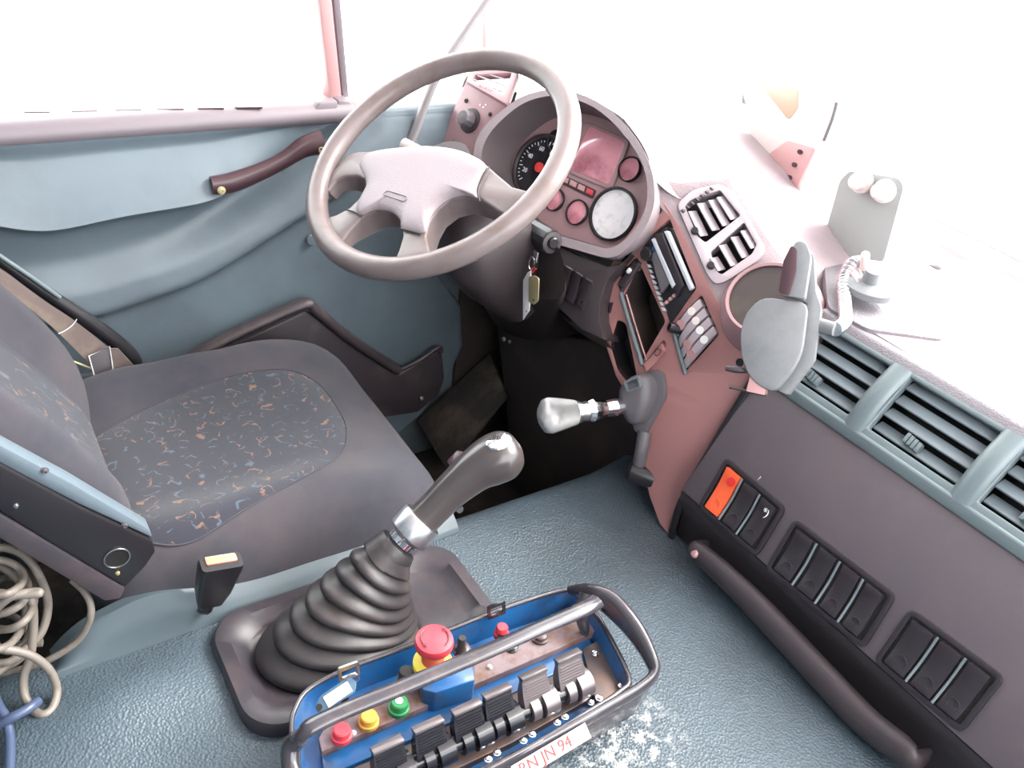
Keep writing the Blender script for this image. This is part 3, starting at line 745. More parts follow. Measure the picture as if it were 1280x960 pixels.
# teal edge trims of the cubby
tube('cubby_rail', [pc(*q, .004) for q in ((776, 366), (790, 415), (803, 456))], .0042, 'vent_teal', dash, 8)
tube('cubby_rail', [pc(*q, .003) for q in ((783, 368), (796, 412), (808, 450))], .0016, 'pillar_pink', dash, 6)
tube('cubby_brow', [pc(*q, .003) for q in ((777, 364), (800, 328))], .0040, 'dash_dark', dash, 8, sub=1)
tube('switch_rail', [pc(*q, .004) for q in ((839, 405), (848, 437), (857, 468))], .0036, 'vent_teal', dash, 8)
# left tiny switches
rocker(((797, 322), (800, 330), (781, 362), (774, 356)), PC, 'switch_black', dash, dot=False)
tag(clump('indicator_spot', rnd([(790, 334), (793, 338), (789, 343), (786, 340)], 2), PC, .006, .011, 'white', dash, .0005))
clump('button', [(763, 378), (767, 378), (763, 392), (760, 390)], PC, -.002, .004, 'switch_black', dash, .001)
rocker(((830, 427), (834, 438), (811, 466), (806, 456)), PC, 'console_flare_pink', dash, nm='lock_switch', dot=False)
tube('lock_symbol', [pc(*q, .012) for q in ((822, 436), (826, 439), (822, 445), (818, 442))], .0007, 'deep_black', dash, 5, True)
# radio: face stands proud, three ledges
rad = clump('radio', [(833, 283), (869, 362), (840, 404), (803, 312)], PC, -.06, .004, 'black_plastic', dash, .003)
clump('radio_chrome', [(834, 290), (839, 289), (870, 360), (866, 364)], PC, .002, .013, 'silver_trim', rad, .0015)
clump('radio_fascia', [(823, 294), (833, 291), (860, 357), (851, 372)], PC, .002, .016, 'switch_black', rad, .002)
clump('chrome_strip', [(820, 300), (824, 298), (850, 356), (846, 361)], PC, .012, .018, 'silver_trim', rad, .001)
clump('radio_screen', [(818, 319), (825, 314), (842, 354), (831, 367)], PC, .006, .014, 'grey_rubber', rad, .001)
for k in range(9):
    a = mix(V(811, 330), V(829, 384), k/8); clump('button', [tuple(a), tuple(a+V(4, 1)), tuple(a+V(6, 5)), tuple(a+V(2, 4.5))], PC, .003, .009, 'silver_trim', rad, .0005)
for k in range(4):
    a = mix(V(833, 378), V(852, 361), k/4); clump('button', [tuple(a), tuple(a+V(3, -3)), tuple(a+V(5, 0)), tuple(a+V(2, 3))], PC, .003, .009, 'pillar_pink', rad, .0005)
lathe('volume_knob', pc(813, 318), PC.n, [(.012, 0), (.012, .016), (.010, .019), (0, .019)], 'black_plastic', rad, 24)
clump('blue_light', [(815, 324), (820, 307), (824, 309), (819, 327)], PC, .004, .011, 'blue_case', rad, .001)
# four curved rocker switches with icons
for k in range(4):
    t0, t1 = k/4+.02, (k+1)/4-.03
    f = quadmap([V(874, 372), V(898, 417), V(857, 463), V(843, 411)])
    q = [f(t0, .02), f(t1, .02), f(t1, .98), f(t0, .98)]
    C4 = PC.poly([tuple(p) for p in q]); f4 = quadmap(C4)
    vs = []; K = 9
    for b in np.linspace(0, 1, K):
        h = .010*math.sin(math.pi*b)+.001
        vs += [f4(0, b)+PC.n*h, f4(1, b)+PC.n*h]
    vs += [p-PC.n*.014 for p in vs]; fs = []
    for i in range(K-1): fs += [[2*i, 2*i+1, 2*i+3, 2*i+2], [2*i, 2*i+2, 2*K+2*i+2, 2*K+2*i], [2*i+1, 2*K+2*i+1, 2*K+2*i+3, 2*i+3]]
    s_ = mesh('switch', vs, fs+[[0, 2*K, 2*K+1, 1], [2*K-2, 2*K-1, 4*K-1, 4*K-2]], 'slat_pink', dash, 30, .001)
    lathe('icon', f4(.5, .28)+PC.n*.0092, PC.n+(C4[0]-C4[3])*3, [(.007, -.002), (.007, .0006), (0, .0008)], 'white' if k > 1 else 'pale_plastic', s_, 16)
    if k != 1: lathe('thumb_spot', f4(.5, .72)+PC.n*.0088, PC.n-(C4[0]-C4[3])*3, [(.009, -.002), (.009, .0006), (0, .0004)], 'pillar_pink', s_, 16)
clump('switch_well', [(876, 368), (899, 418), (857, 466), (841, 408)], PC, -.02, -.012, 'deep_black', dash, 0)
ck = pc(850, 412); kd = nrm(V(-.5, -1, .25))
lathe('dimmer_knob', ck, kd, [(.009, 0), (.009, .018), (.0085, .021), (.006, .021), (.006, .014), (0, .014)], 'black_plastic', dash, 20)
for q in ((823, 263), (925, 453)):
    lathe('console_screw', pc(*q), PC.n, [(.007, -.001), (.007, .0012), (.005, .0012), (.005, .0002), (.003, .0002), (.003, .002), (0, .002)], 'black_plastic', dash, 18)
# seam between console and switch panel : raised black lip
tube('seam_lip', [onx(*q, -.752) for q in ((944, 470), (925, 502), (895, 552), (870, 595), (850, 632), (838, 672))], .0065, 'black_plastic', dash, 10, flat=(.7, 1.2))
# lower console tongue (driver side flank down to the tunnel)
fl0 = [pc(*q) for q in ((752, 400), (757, 430), (770, 470), (788, 500), (796, 540), (803, 580), (812, 620), (825, 655))]
def flank(u, v):
    i = u*(len(fl0)-1); k = min(int(i), len(fl0)-2); p = mix(fl0[k], fl0[k+1], i-k)
    return p+V(-.015, .16, -.02)*v+V(-.012, 0, 0)*math.sin(math.pi*v)
grid('console_flank', flank, 24, 8, 'footwell_black', dash)

# --- console vents (two, upper console)
ltr = TR-TL
PV = Plane(pc(846, 275), np.cross(nrm(ltr), nrm(V(0, .70, .71)))); PV.n = PV.n if PV.n[2] > 0 else -PV.n
VO = rnd([(846, 256), (866, 238), (900, 230), (916, 240), (958, 312), (950, 324), (908, 352), (894, 356), (885, 345)], 8)
v1 = rnd([(856, 258), (864, 250), (900, 238), (926, 270), (882, 304), (872, 296)], 3)
v2 = rnd([(888, 316), (930, 278), (946, 306), (940, 318), (902, 344), (896, 340)], 3)
vo = plate_with_holes('air_vent', VO, [v1, v2], PV, -.012, .003, 'slat_pink', dash)
tag(vo, 'pale twin vent with broad slats')
prism('vent_box', PV.poly([(856, 256), (902, 238), (950, 310), (898, 345)]), PV.n, -.07, -.06, 'deep_black', vo, 0)
def slatp(a, b, wpx, P, m, par, hh=-.002, tilt=.5):
    A, B = P.at(*a, hh), P.at(*b, hh); ax_ = nrm(B-A); sd_ = nrm(np.cross(ax_, P.n)); dd = nrm(sd_*(1-tilt)+P.n*tilt)
    box('slat', (A+B)/2, (ax_, dd, np.cross(ax_, dd)), (np.linalg.norm(B-A)/2, wpx, .0015), m, par, .001)
for a, b in (((865, 264), (880, 295)), ((876, 254), (895, 288)), ((890, 250), (908, 282)), ((900, 246), (918, 274))):
    slatp(a, b, .010, PV, 'slat_pink', vo)
for a, b in (((892, 322), (902, 338)), ((903, 306), (918, 332)), ((918, 296), (932, 322)), ((930, 288), (943, 310))):
    slatp(a, b, .010, PV, 'slat_pink', vo)
for q in ((869, 290), (889, 333)):
    lathe('vent_knob', PV.at(*q, 0), PV.n, [(.007, -.004), (.007, .008), (.005, .010), (0, .010)], 'black_plastic', vo, 14)
# ribbed edge dial
for k in range(7):
    q = mix(V(852, 262), V(888, 234), k/6); slatp((q[0], q[1]), (q[0]+4, q[1]+3), .003, PV, 'dash_dark', vo, .004)

binh = [(962+35*math.cos(a), 384+37*math.sin(a)) for a in np.linspace(0, 2*math.pi, 20, endpoint=False)]
plate_with_holes('console_top', [(818, 250), (812, 236), (830, 224), (848, 228), (874, 226), (910, 222), (965, 305), (1004, 350), (1012, 385), (985, 430), (950, 458), (936, 456), (912, 405), (880, 345), (848, 282)], [v1, v2, binh], PV, -.03, -.004, 'dash_pad', dash)
# --- rounded hood with dark mouth right of the console vents
hc = PV.at(962, 384); hn = nrm(V(.15, -.62, .72))
lathe('round_bin', hc-hn*.022, hn, [(.088, -.03), (.084, .015), (.076, .040), (.066, .055), (.061, .054), (.058, .03), (.055, -.01), (0, -.012)], 'cluster_plastic', dash, 48)
lathe('bin_floor', hc-hn*.022, hn, [(.0612, .051), (.0600, .052), (.057, .02), (0, .015)], 'footwell_black', dash, 40)

# --- instrument binnacle
pdz = lambda px, py, h=0: PD.at(px, py, h)
rimo = [(640, 286), (606, 238), (592, 200), (600, 165), (630, 136), (660, 118), (700, 112), (745, 126), (785, 160), (812, 205), (818, 250), (806, 285), (782, 312), (760, 322), (720, 312), (680, 300)]
rimi = [(650, 276), (616, 232), (602, 200), (610, 170), (636, 142), (664, 125), (700, 120), (742, 134), (778, 166), (804, 208), (809, 248), (798, 280), (778, 302), (758, 310), (722, 301), (684, 290)]
RO = cat([pdz(*q, .022) for q in rimo], 4, True); RI = cat([pdz(*q, .022) for q in rimi], 4, True)
dc = sum(RI)/len(RI)
RB = [mix(p, dc, .05)-PD.n*.085 for p in RI]; RF = [p-PD.n*.05 for p in RO]
loft('binnacle_hood', [RF, RO, RI], 'dash_pad', dash, False, False)
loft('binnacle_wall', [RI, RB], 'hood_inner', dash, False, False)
PK = Plane(dc-PD.n*.085, PD.n)
clus = prism('instrument_cluster', RB, PD.n, -.01, .0, 'cluster_plastic', dash, 0)
K = lambda px, py, h=0: PK.at(px, py, h)
def gauge(px, py, rw, face, nm='gauge', bez='black_plastic'):
    c_ = K(px, py); R_ = rw
    g_ = lathe(nm, c_, PK.n, [(R_*1.10, -.002), (R_*1.10, .006), (R_*1.02, .008), (R_*.99, .002), (R_*.98, .0015)], bez, clus, 40)
    lathe('dial', c_, PK.n, [(R_*.99, .0012), (R_*.98, .0022), (0, .0024)], face, clus, 40)
    return c_
uD = nrm(np.cross(WZ, PK.n)); uD = uD if uD[0] > 0 else -uD; vD = nrm(np.cross(PK.n, uD)); vD = vD if vD[2] > 0 else -vD
gc = gauge(676, 210, .062, 'gauge_black', 'speedometer', 'dash_dark')
for k in range(33):
    a = math.radians(225-k*270/32); d_ = uD*math.cos(a)+vD*math.sin(a); big = k % 4 == 0
    box('tick', gc+d_*(.053-(0.003 if big else 0))+PK.n*.003, (d_, np.cross(PK.n, d_), PK.n), (.004 if big else .002, .0008, .0004), 'print_white', clus, 0)
for k, s_ in enumerate(('20', '40', '60', '80', '100', '120')):
    a = math.radians(205-k*230/5); text('numeral', s_, gc+(uD*math.cos(a)+vD*math.sin(a))*.038+PK.n*.003, uD, PK.n, .013, 'print_white', clus)
box('needle', gc+PK.n*.006+uD*.012, (uD, vD, PK.n), (.022, .0014, .0006), 'red_dot', clus, 0)
lathe('needle_hub', gc, PK.n, [(.010, .003), (.010, .008), (0, .009)], 'red_dot', clus, 18)
gc2 = gauge(767, 268, .047, 'gauge_reflection', 'rev_counter')
gauge(694, 250, .021, 'pink_reflection', 'small_gauge'); gauge(722, 266, .023, 'pink_reflection', 'small_gauge'); gauge(788, 212, .022, 'pink_reflection', 'small_gauge'); gauge(697, 176, .020, 'gauge_black', 'small_gauge')
scp = [K(*q, .0) for q in rnd([(737, 157), (783, 178), (763, 232), (712, 212)], 6)]
prism('display_screen', scp, PK.n, -.004, .0025, 'pink_reflection', clus, .001)
scf = [K(*q, .0) for q in rnd([(734, 152), (789, 176), (766, 239), (706, 214)], 7)]
ringplate('screen_frame', scf, scp, PK.n, -.002, .0045, 'cluster_plastic', clus, .001)
prism('warning_strip', [K(*q) for q in rnd([(700, 216), (746, 238), (741, 249), (694, 226)], 3)], PK.n, -.002, .002, 'handle_brown', clus, .0005)
for i in range(4):
    a = mix(V(704, 220), V(735, 235), i/3); prism('warning_lamp', [K(*tuple(p)) for p in (a, a+V(8, 4), a+V(6, 10), a+V(-2, 6))], PK.n, .001, .0032, 'pillar_pink' if i < 3 else 'red_btn', clus, .0004)

# --- left end panel with light knob and vent
clump('end_panel', [(583, 100), (636, 128), (615, 160), (594, 194), (600, 240), (560, 240), (535, 200), (556, 160)], PD, -.03, .0, 'cluster_plastic', dash, .003)
lk = pdz(588, 151)
lathe('knob_base', lk, PD.n, [(.026, 0), (.025, .004), (.022, .005)], 'dash_dark', dash, 28)
lathe('light_knob', lk, PD.n, [(.018, .004), (.017, .022), (.014, .026), (0, .027)], 'grey_rubber', dash, 10, smooth=20)
for q in ((583, 126), (613, 143)): screw(pdz(*q), PD.n, .0035, 'dash_dark', dash)
clump('end_switch', [(567, 175), (584, 186), (580, 192), (564, 183)], PD, -.002, .003, 'black_plastic', dash, .001)
clump('end_switch_cap', [(572, 179), (578, 183), (576, 187), (570, 184)], PD, .001, .005, 'pillar_pink', dash, .001)
for q in ((600, 131), (604, 134), (607, 131)): lathe('printed_icon', pdz(*q), PD.n, [(.002, 0), (.002, .0006), (0, .0006)], 'print_white', dash, 8)
PE = Plane(pdz(583, 100), nrm(V(.15, -.45, .88)))
ev = plate_with_holes('air_vent', [(583, 103), (587, 92), (625, 80), (648, 92), (634, 132)], [rnd([(590, 101), (594, 95), (640, 92), (634, 110), (626, 117)], 2)], PE, -.012, .003, 'cluster_plastic', dash)
tag(ev, 'small vent at the driver end')
prism('vent_box', PE.poly([(588, 101), (594, 94), (640, 92), (634, 110), (626, 118)]), PE.n, -.05, -.045, 'deep_black', ev, 0)
for a, b in (((591, 99), (626, 114)), ((598, 95), (633, 108)), ((608, 92), (640, 102))): slatp(a, b, .005, PE, 'slat_pink', ev)
for k in range(5): box('thumb_wheel', PE.at(600+k*3.6, 107+k*1.4, .001), (nrm(uD), nrm(np.cross(PE.n, uD)), PE.n), (.0016, .004, .004), 'slat_pink', ev, .0005)

# --- lower face between cluster, column and console
clump('lower_fascia', [(640, 284), (680, 298), (720, 318), (762, 334), (778, 330), (790, 318), (784, 322), (776, 334), (768, 344), (760, 352), (752, 378), (751, 400), (757, 425), (730, 412), (700, 385), (690, 350), (660, 330), (628, 300)], PD, -.05, .006, 'dash_dark', dash, .004)
clump('knee_roll', [(600, 250), (640, 280), (690, 345), (700, 385), (680, 380), (640, 330), (600, 290)], PD, -.08, -.01, 'dash_dark', dash, .01)
PDs = PD
for i in range(3):
    f = quadmap([V(707, 330), V(743, 352), V(733, 392), V(695, 366)])
    q = [tuple(f(i/3+.03, 0)), tuple(f((i+1)/3-.03, 0)), tuple(f((i+1)/3-.03, 1)), tuple(f(i/3+.03, 1))]
    P6 = Plane(PD.at(720, 360, .006), PD.n); s_ = rocker(q, P6, 'switch_black', dash, dot=(i == 2))
    t0, t1 = P6.at(*f(i/3+.06, .05), .011), P6.at(*f((i+1)/3-.06, .05), .011); tube('switch_edge', [t0, t1], .0016, 'grey_rubber', s_, 6, sub=1)
# knee bolster curving under the dash
kb0 = [PD.at(*q, -.0) for q in ((600, 250), (650, 320), (690, 380), (720, 408), (757, 425))]
kb1 = [p+V(0, .18, -.10) for p in kb0]
grid('knee_panel', lambda u, v: (lambda a, b: mix(a, b, v)+V(0, -.03, 0)*math.sin(math.pi*v))(cat(kb0, 5)[int(round(u*20))], cat(kb1, 5)[int(round(u*20))]), 21, 8, 'footwell_black', dash)
extr('dash_underside', [V(1.12, .66), V(1.14, .60), V(1.3, .50), V(1.48, .50), V(1.48, .84), V(1.25, .84)], -1.58, -1.09, 'deep_black', dash)

# --- dashboard top skin
frontc = [pdz(556, 100, -.02)*V(0, 1, 1)+V(XW, 0, 0), PE.at(590, 90), PE.at(640, 84), pdz(668, 110, .02), pdz(700, 104, .02), pdz(750, 118, .02), pdz(790, 162, .02), pdz(810, 195, .02), pdz(816, 222, .016),
          PV.at(855, 250, -.004), PV.at(899, 236, -.004), PV.at(918, 250, -.004), PV.at(944, 300, -.004), PV.at(965, 350, -.01), V(-.78, 1.12, .80), V(-.70, Dp[0]+.02, Dp[1]+.010), V(-.4, Dp[0]+.02, Dp[1]+.010), V(.44, Dp[0]+.02, Dp[1]+.010)]
rearc = []
for p in frontc:
    x = p[0]; k = sm(-1.62, -1.2, x)
    rearc.append(V(x, mix(1.28, 1.62, k)+.05*sm(-1.0, -.6, x), mix(.985, .852, sm(-1.6, -1.0, x))))
FC, RC = cat(frontc, 6), cat(rearc, 6)
def top(u, v):
    i = min(int(round(u*(len(FC)-1))), len(FC)-1); a, b = FC[i], RC[i]
    lift = .030*(1-sm(-1.1, -.85, a[0]))+.002
    z_ = mix(a[2], b[2], v**(.85 if a[0] > -.9 else 1.0))
    return V(mix(a[0], b[0], v), mix(a[1], b[1], v), z_+lift*math.sin(math.pi*min(v*1.15, 1))**.8*(1-v))
grid('dash_top', top, len(FC), 24, 'dash_pad', dash)
# raised diamond-textured tray on dash top
tp0 = [onz(*q, .8535) for q in rnd([(1030, 330), (1130, 322), (1190, 360), (1180, 425), (1085, 412), (1035, 385)], 8)]
prism('anti_slip_tray', tp0, WZ, -.02, .001, 'dash_top', dash, .0005)
WIN = 1

# --- pedals panel / column lower
prism('column_cover', [ony(*q, 1.02) for q in ((618, 396), (700, 420), (770, 430), (795, 520), (790, 600), (740, 640), (655, 640), (640, 600), (628, 480))], V(0, -1, 0), -.25, 0, 'footwell_black', dash, .01)
screw(ony(630, 424, 1.015), V(.3, -1, .2), .004, 'steel', dash); screw(ony(637, 427, 1.015), V(.3, -1, .2), .003, 'steel', dash)
t = thing('foot_rest', 'dusty brown sloping foot rest plate in the driver footwell beside the door', 'foot rest', onx(560, 560, -1.5))
rq = [onx(520, 525, -1.585), onx(612, 440, -1.585), onx(632, 492, -1.40), onx(556, 585, -1.40)]
rn = nrm(np.cross(rq[1]-rq[0], rq[3]-rq[0])); rn = rn if rn[2] > 0 else -rn
prism('ramp', rq, rn, -.02, 0, 'floor_mat', t, .006)

# ================================================================ steering wheel
WC = V(-1.2, .669, .981); wn_ = nrm(V(math.sin(math.radians(36))*math.cos(math.radians(-80)), math.sin(math.radians(36))*math.sin(math.radians(-80)), math.cos(math.radians(36))))
sw = thing('steering_wheel', 'large four spoke steering wheel with pale hub and worn rim', 'steering wheel', WC)
wu = nrm(WX-wn_*(WX@wn_)); wv = np.cross(wn_, wu)      # wv points forward/up
RR = .241-.018
Pw = lambda px, py, h=0: Plane(WC, wn_).at(px, py, h)
tube('rim', [WC+(wu*math.cos(a)+wv*math.sin(a))*RR for a in np.linspace(0, 2*math.pi, 72, endpoint=False)], .0185, 'wheel_rim', sw, 20, True, 1)
spk = [(414, 215), (424, 203), (434, 192), (448, 189), (470, 188), (500, 185), (535, 183), (570, 187), (600, 199), (622, 218), (640, 233), (660, 238), (674, 240), (668, 256), (650, 272), (636, 272), (622, 262), (603, 250), (583, 244), (562, 249), (545, 262), (536, 278), (532, 295), (536, 312), (542, 322), (520, 326), (492, 326),
       (498, 312), (503, 295), (503, 279), (496, 268), (484, 263), (468, 262), (450, 272), (436, 288), (428, 300), (414, 306), (400, 292), (397, 276), (406, 272), (420, 268), (437, 259), (450, 246), (457, 234), (456, 223), (446, 219), (430, 220), (418, 226), (410, 238), (404, 238), (407, 226)]
SPK = [Pw(*q, 0) for q in spk]
def deeper(P, d):
    out_ = []
    for p in P:
        rr_ = np.linalg.norm(p-WC); k = 1-sm(.15, .215, rr_); out_.append(p-wn_*(d*k+.010*(1-k)))
    return out_
prism('spokes', SPK, wn_, -.012, .0, 'wheel_rim', sw, .004, 3)
cS = sum(SPK)/len(SPK)
loft('spoke_flange', [[p-wn_*.008 for p in SPK], [mix(p, cS, .03)-wn_*.010 for p in deeper(SPK, .035)]], 'wheel_rim', sw, False, True)
hubo = [(450, 208), (456, 196), (470, 190), (500, 186), (535, 184), (570, 188), (594, 197), (608, 208), (602, 222), (597, 238), (598, 249), (583, 245), (562, 250), (545, 263), (536, 279), (531, 292), (504, 288), (502, 278), (495, 269), (484, 264), (468, 263), (452, 270), (446, 260), (452, 246), (458, 234), (457, 224)]
HO = cat([Pw(*q, 0) for q in hubo], 3, True); hcn = Pw(528, 226, 0)
def hub(u, v):
    k = int(round(u*len(HO))) % len(HO); s = 1-(1-v)**2
    return mix(hcn, HO[k], s)+wn_*(.001+.011*(max(0, 1-s**7))**.6)
grid('airbag_hub', hub, len(HO), 28, 'wheel_hub', sw, True, smooth=80)
lathe('hub_back', WC-wn_*.075, wn_, [(.03, 0), (.045, .03), (.05, .06)], 'dash_dark', sw, 32)
emb = [Pw(*q, .0125) for q in rnd([(484, 238), (510, 246), (506, 252), (478, 243)], 3)]
tube('hub_emblem', emb, .0008, 'belt_plastic', sw, 5, True, 1)
for pts in ([(450, 206), (462, 196), (474, 191)], [(600, 252), (598, 238), (604, 222), (612, 208)], [(432, 262), (445, 266), (452, 272)], [(500, 286), (512, 289), (526, 293)]):
    tube('hub_seam', [Pw(*q, .003) for q in pts], .0013, 'dash_dark', sw, 6)
st_ = thing('indicator_stalk', 'pale tipped stalk lying flat behind the steering wheel hub', 'stalk', Pw(510, 188, -.06))
tube('stalk', [Pw(545, 200, -.07), Pw(525, 190, -.065), Pw(505, 181, -.06)], [.009, .010, .012], 'pale_plastic', st_, 14)

# ---- steering column with right stalk and ignition
colm = thing('steering_column', 'dark plastic steering column shroud below the steering wheel', 'steering column', ony(625, 400, .95))
mat('column_black', srgb(50, 43, 45), .42)
ca = nrm(WC-wn_*.4-WC)
def cloop(h, rx, ry, off=(0, 0)): 
    c_ = WC-wn_*h+wu*off[0]+wv*off[1]; return rrect(c_, wu, wv, rx, ry, min(rx, ry)*.6, 6)
loft('column_shroud', [cloop(.085, .050, .045), cloop(.12, .075, .07, (0.01, -.01)), cloop(.17, .09, .085, (.015, -.015)), cloop(.24, .085, .085, (.02, -.01)), cloop(.36, .06, .06, (.02, 0))], 'column_black', colm)
PLc = lambda px, py, y: ony(px, py, y)
low = [((566, 322), (640, 290), (690, 300), (706, 340), (700, 372), (660, 372), (600, 362)), ((572, 330), (650, 300), (694, 320), (708, 360), (694, 388), (660, 396), (612, 380)), ((602, 370), (640, 360), (690, 370), (700, 392), (680, 420), (655, 424), (622, 408))]
lps = [cat([ony(*q, y) for q in l], 3, True) for l, y in zip(low, (.84, .89, .96))]
loft('lower_shroud', lps+[[p+V(0, .12, -.03) for p in lps[-1]]], 'column_black', colm)
tube('shroud_seam', [ony(*q, .845) for q in ((586, 356), (606, 366), (628, 370), (645, 362), (655, 350))], .0016, 'pillar_pink', colm, 6)
tube('shroud_line', [ony(*q, .83) for q in ((636, 300), (616, 322), (640, 352))], .0012, 'deep_black', colm, 6, sub=2)
# right stalk: stepped barrel with button end
s0, s1 = ony(642, 274, .85), ony(690, 303, .835); sa = nrm(s1-s0); SLn = np.linalg.norm(s1-s0)
lathe('stalk', s0, sa, [(.014, -.03), (.016, 0), (.0175, SLn*.35), (.0165, SLn*.36), (.0165, SLn*.38), (.021, SLn*.42), (.022, SLn*.95), (.020, SLn)], 'black_plastic', colm, 12, smooth=25)
lathe('stalk_cap', s0+sa*SLn, sa, [(.0185, -.002), (.0185, .002), (.011, .003), (.011, .001)], 'dash_dark', colm, 28)
lathe('stalk_button', s0+sa*SLn, sa, [(.010, 0), (.010, .006), (.008, .008), (0, .008)], 'black_plastic', colm, 24)
ig = ony(664, 325, .84); lathe('ignition_barrel', ig, nrm(V(.5, -.8, .1)), [(.014, -.04), (.014, .004), (.011, .006), (0, .006)], 'black_plastic', colm, 20)
kr = thing('key_ring', 'ignition keys hanging with a long white tag and a small brass tag', 'keys', ony(664, 330, .81))
kc = ony(665, 328, .81)
tube('split_ring', [kc+(WX*.45*math.cos(a)+WZ*math.sin(a)+WY*.2*math.cos(a))*.012-WZ*.002 for a in np.linspace(0, 2*math.pi, 20, endpoint=False)], .0014, 'chrome', kr, 6, True, 1)
box('key_bow', kc+V(0, .006, .010), (WX, WZ, WY), (.007, .010, .0015), 'steel', kr, .002)
prism('white_tag', [ony(*q, .808) for q in ((660, 340), (664, 338), (662, 388), (654, 400), (654, 350))], V(.3, -1, 0), -.001, .001, 'white', kr, .0004)
prism('brass_tag', [ony(*q, .803) for q in rnd([(661, 346), (668, 344), (674, 348), (673, 376), (668, 381), (661, 377)], 2)], V(.3, -1, 0), -.001, .001, 'brass', kr, .0004)
lathe('tag_hole', ony(667, 375, .8015), V(0, -1, 0), [(.002, 0), (.002, .0004), (0, .0004)], 'deep_black', kr, 10)
lathe('tag_hole', ony(658, 389, .8065), V(0, -1, 0), [(.0015, 0), (.0015, .0004), (0, .0004)], 'deep_black', kr, 10)
tube('red_wire', [ony(*q, .807) for q in ((663, 338), (668, 334), (665, 342), (670, 336))], .0009, 'red_dot', kr, 5)

# ================================================================ parking brake lever
pb = thing('parking_brake_lever', 'chrome knurled hand valve lever sticking out of a grey bracket on the console', 'brake lever', pc(808, 500))
bm_ = pc(808, 492)
brk = rnd([(800, 470), (822, 461), (832, 466), (835, 495), (822, 520), (808, 545), (796, 540), (788, 505), (792, 482)], 6)
prism('bracket_plate', PC.poly(brk), PC.n, -.002, .010, 'grey_rubber', pb, .003)
hs_ = rnd([(786, 482), (800, 468), (818, 466), (826, 480), (824, 505), (812, 528), (797, 530), (786, 505)], 8)
A_ = PC.poly(hs_); cA = sum(A_)/len(A_)
loft('valve_housing', [A_, [p+PC.n*.028 for p in A_], [mix(p, cA, .12)+PC.n*.040 for p in A_], [mix(p, cA, .5)+PC.n*.046 for p in A_]], 'grey_rubber', pb)
cap_ = rnd([(797, 476), (815, 468), (819, 482), (801, 488)], 2)
ringplate('gate_slot', [p+PC.n*.046 for p in PC.poly(cap_)], [mix(p, sum(PC.poly(cap_))/len(cap_), .25)+PC.n*.046 for p in PC.poly(cap_)], PC.n, -.004, .003, 'vent_teal', pb)
e0 = pc(786, 507, .03); e1 = onx(684, 520, e0[0]-.03); la = nrm(e1-e0); LL = np.linalg.norm(e1-e0)
k_ = LL/.17
lathe('lever_arm', e0, la, [(.008, -.015), (.008, .010*k_), (.013, .014*k_), (.017, .03*k_), (.015, .05*k_), (.019, .065*k_), (.021, .078*k_), (.018, .088*k_), (.010, .090*k_)], 'chrome', pb, 14, smooth=20)
lathe('lever_ring', e0, la, [(.015, .088*k_), (.0175, .090*k_), (.0165, .100*k_), (.0165, .102*k_), (.019, .104*k_), (.019, .112*k_), (.012, .113*k_)], 'steel', pb, 28)
lathe('lever_knob', e0, la, [(.018, .112*k_), (.022, .114*k_), (.029, .150*k_), (.0315, .164*k_), (.029, .174*k_), (.020, .181*k_), (0, .184*k_)], 'chrome_knurl', pb, 40)
lathe('valve_foot', pc(797, 592), nrm(V(-.7, -.6, .1)), [(.018, -.03), (.02, 0), (.019, .014), (.014, .018), (0, .018)], 'black_plastic', pb, 28)
tube('valve_stem', [pc(806, 540, .004), pc(802, 562, .008), pc(798, 585, 0)], [.013, .012, .012], 'grey_rubber', pb, 12)

# ================================================================ things on the dash top
pl = thing('steel_plate', 'upright grey steel plate with two round bolts standing on the dash top', 'bracket', ony(1062, 320, 1.32))
ppx = rnd([(1024, 316), (1050, 224), (1062, 213), (1122, 222), (1130, 232), (1104, 327)], 5)
PP = Plane(ony(1060, 320, 1.32), nrm(V(.05, -1, .1)))
prism('plate', PP.poly(ppx), PP.n, -.006, 0, 'plate_grey', pl, .001)
for q in ((1079, 227), (1107, 239)):
    lathe('bolt', PP.at(*q), PP.n, [(.020, 0), (.020, .008), (.015, .012), (.013, .026), (.009, .030), (0, .031)], 'pale_plastic', pl, 24)
mo = thing('monitor', 'pale display unit with pink bezel and small round buttons by the windscreen', 'display', ony(982, 262, 1.45))
PM = Plane(ony(982, 262, 1.40), nrm(V(-.10, -1, .12)))
mb = rnd([(942, 204), (978, 262), (990, 260), (1032, 172), (1046, 128), (1040, 88), (960, 70), (930, 120)], 6)
prism('case', PM.poly(mb), PM.n, -.03, 0, 'pale_plastic', mo, .004)
prism('bezel', PM.poly(rnd([(946, 204), (979, 256), (988, 252), (1020, 186), (985, 176)], 4)), PM.n, -.002, .003, 'pillar_pink', mo, .001)
prism('screen_reflection', PM.poly(rnd([(955, 112), (960, 100), (998, 112), (998, 135), (986, 150)], 4)), PM.n, -.002, .002, 'beige', mo, .001)  # beige block models a reflection, not a lit display
lathe('dial_button', PM.at(977, 233), PM.n, [(.010, 0), (.010, .008), (.007, .009), (0, .006)], 'handle_brown', mo, 18)
for q in ((989, 222), (995, 206), (1002, 190)): lathe('button', PM.at(*q), PM.n, [(.0045, 0), (.0045, .006), (0, .006)], 'handle_brown', mo, 12, sx=1.4)
tube('power_lead', [PM.at(1030, 176, 0), PM.at(1040, 150, .004), PM.at(1046, 128, .006)], .003, 'grey_rubber', mo, 6)
prism('demister_strip', [ony(*q, 1.60) for q in ((1168, 276), (1180, 262), (1310, 318), (1310, 346))], V(0, -1, .2), -.02, 0, 'pale_grille', dash, .003)

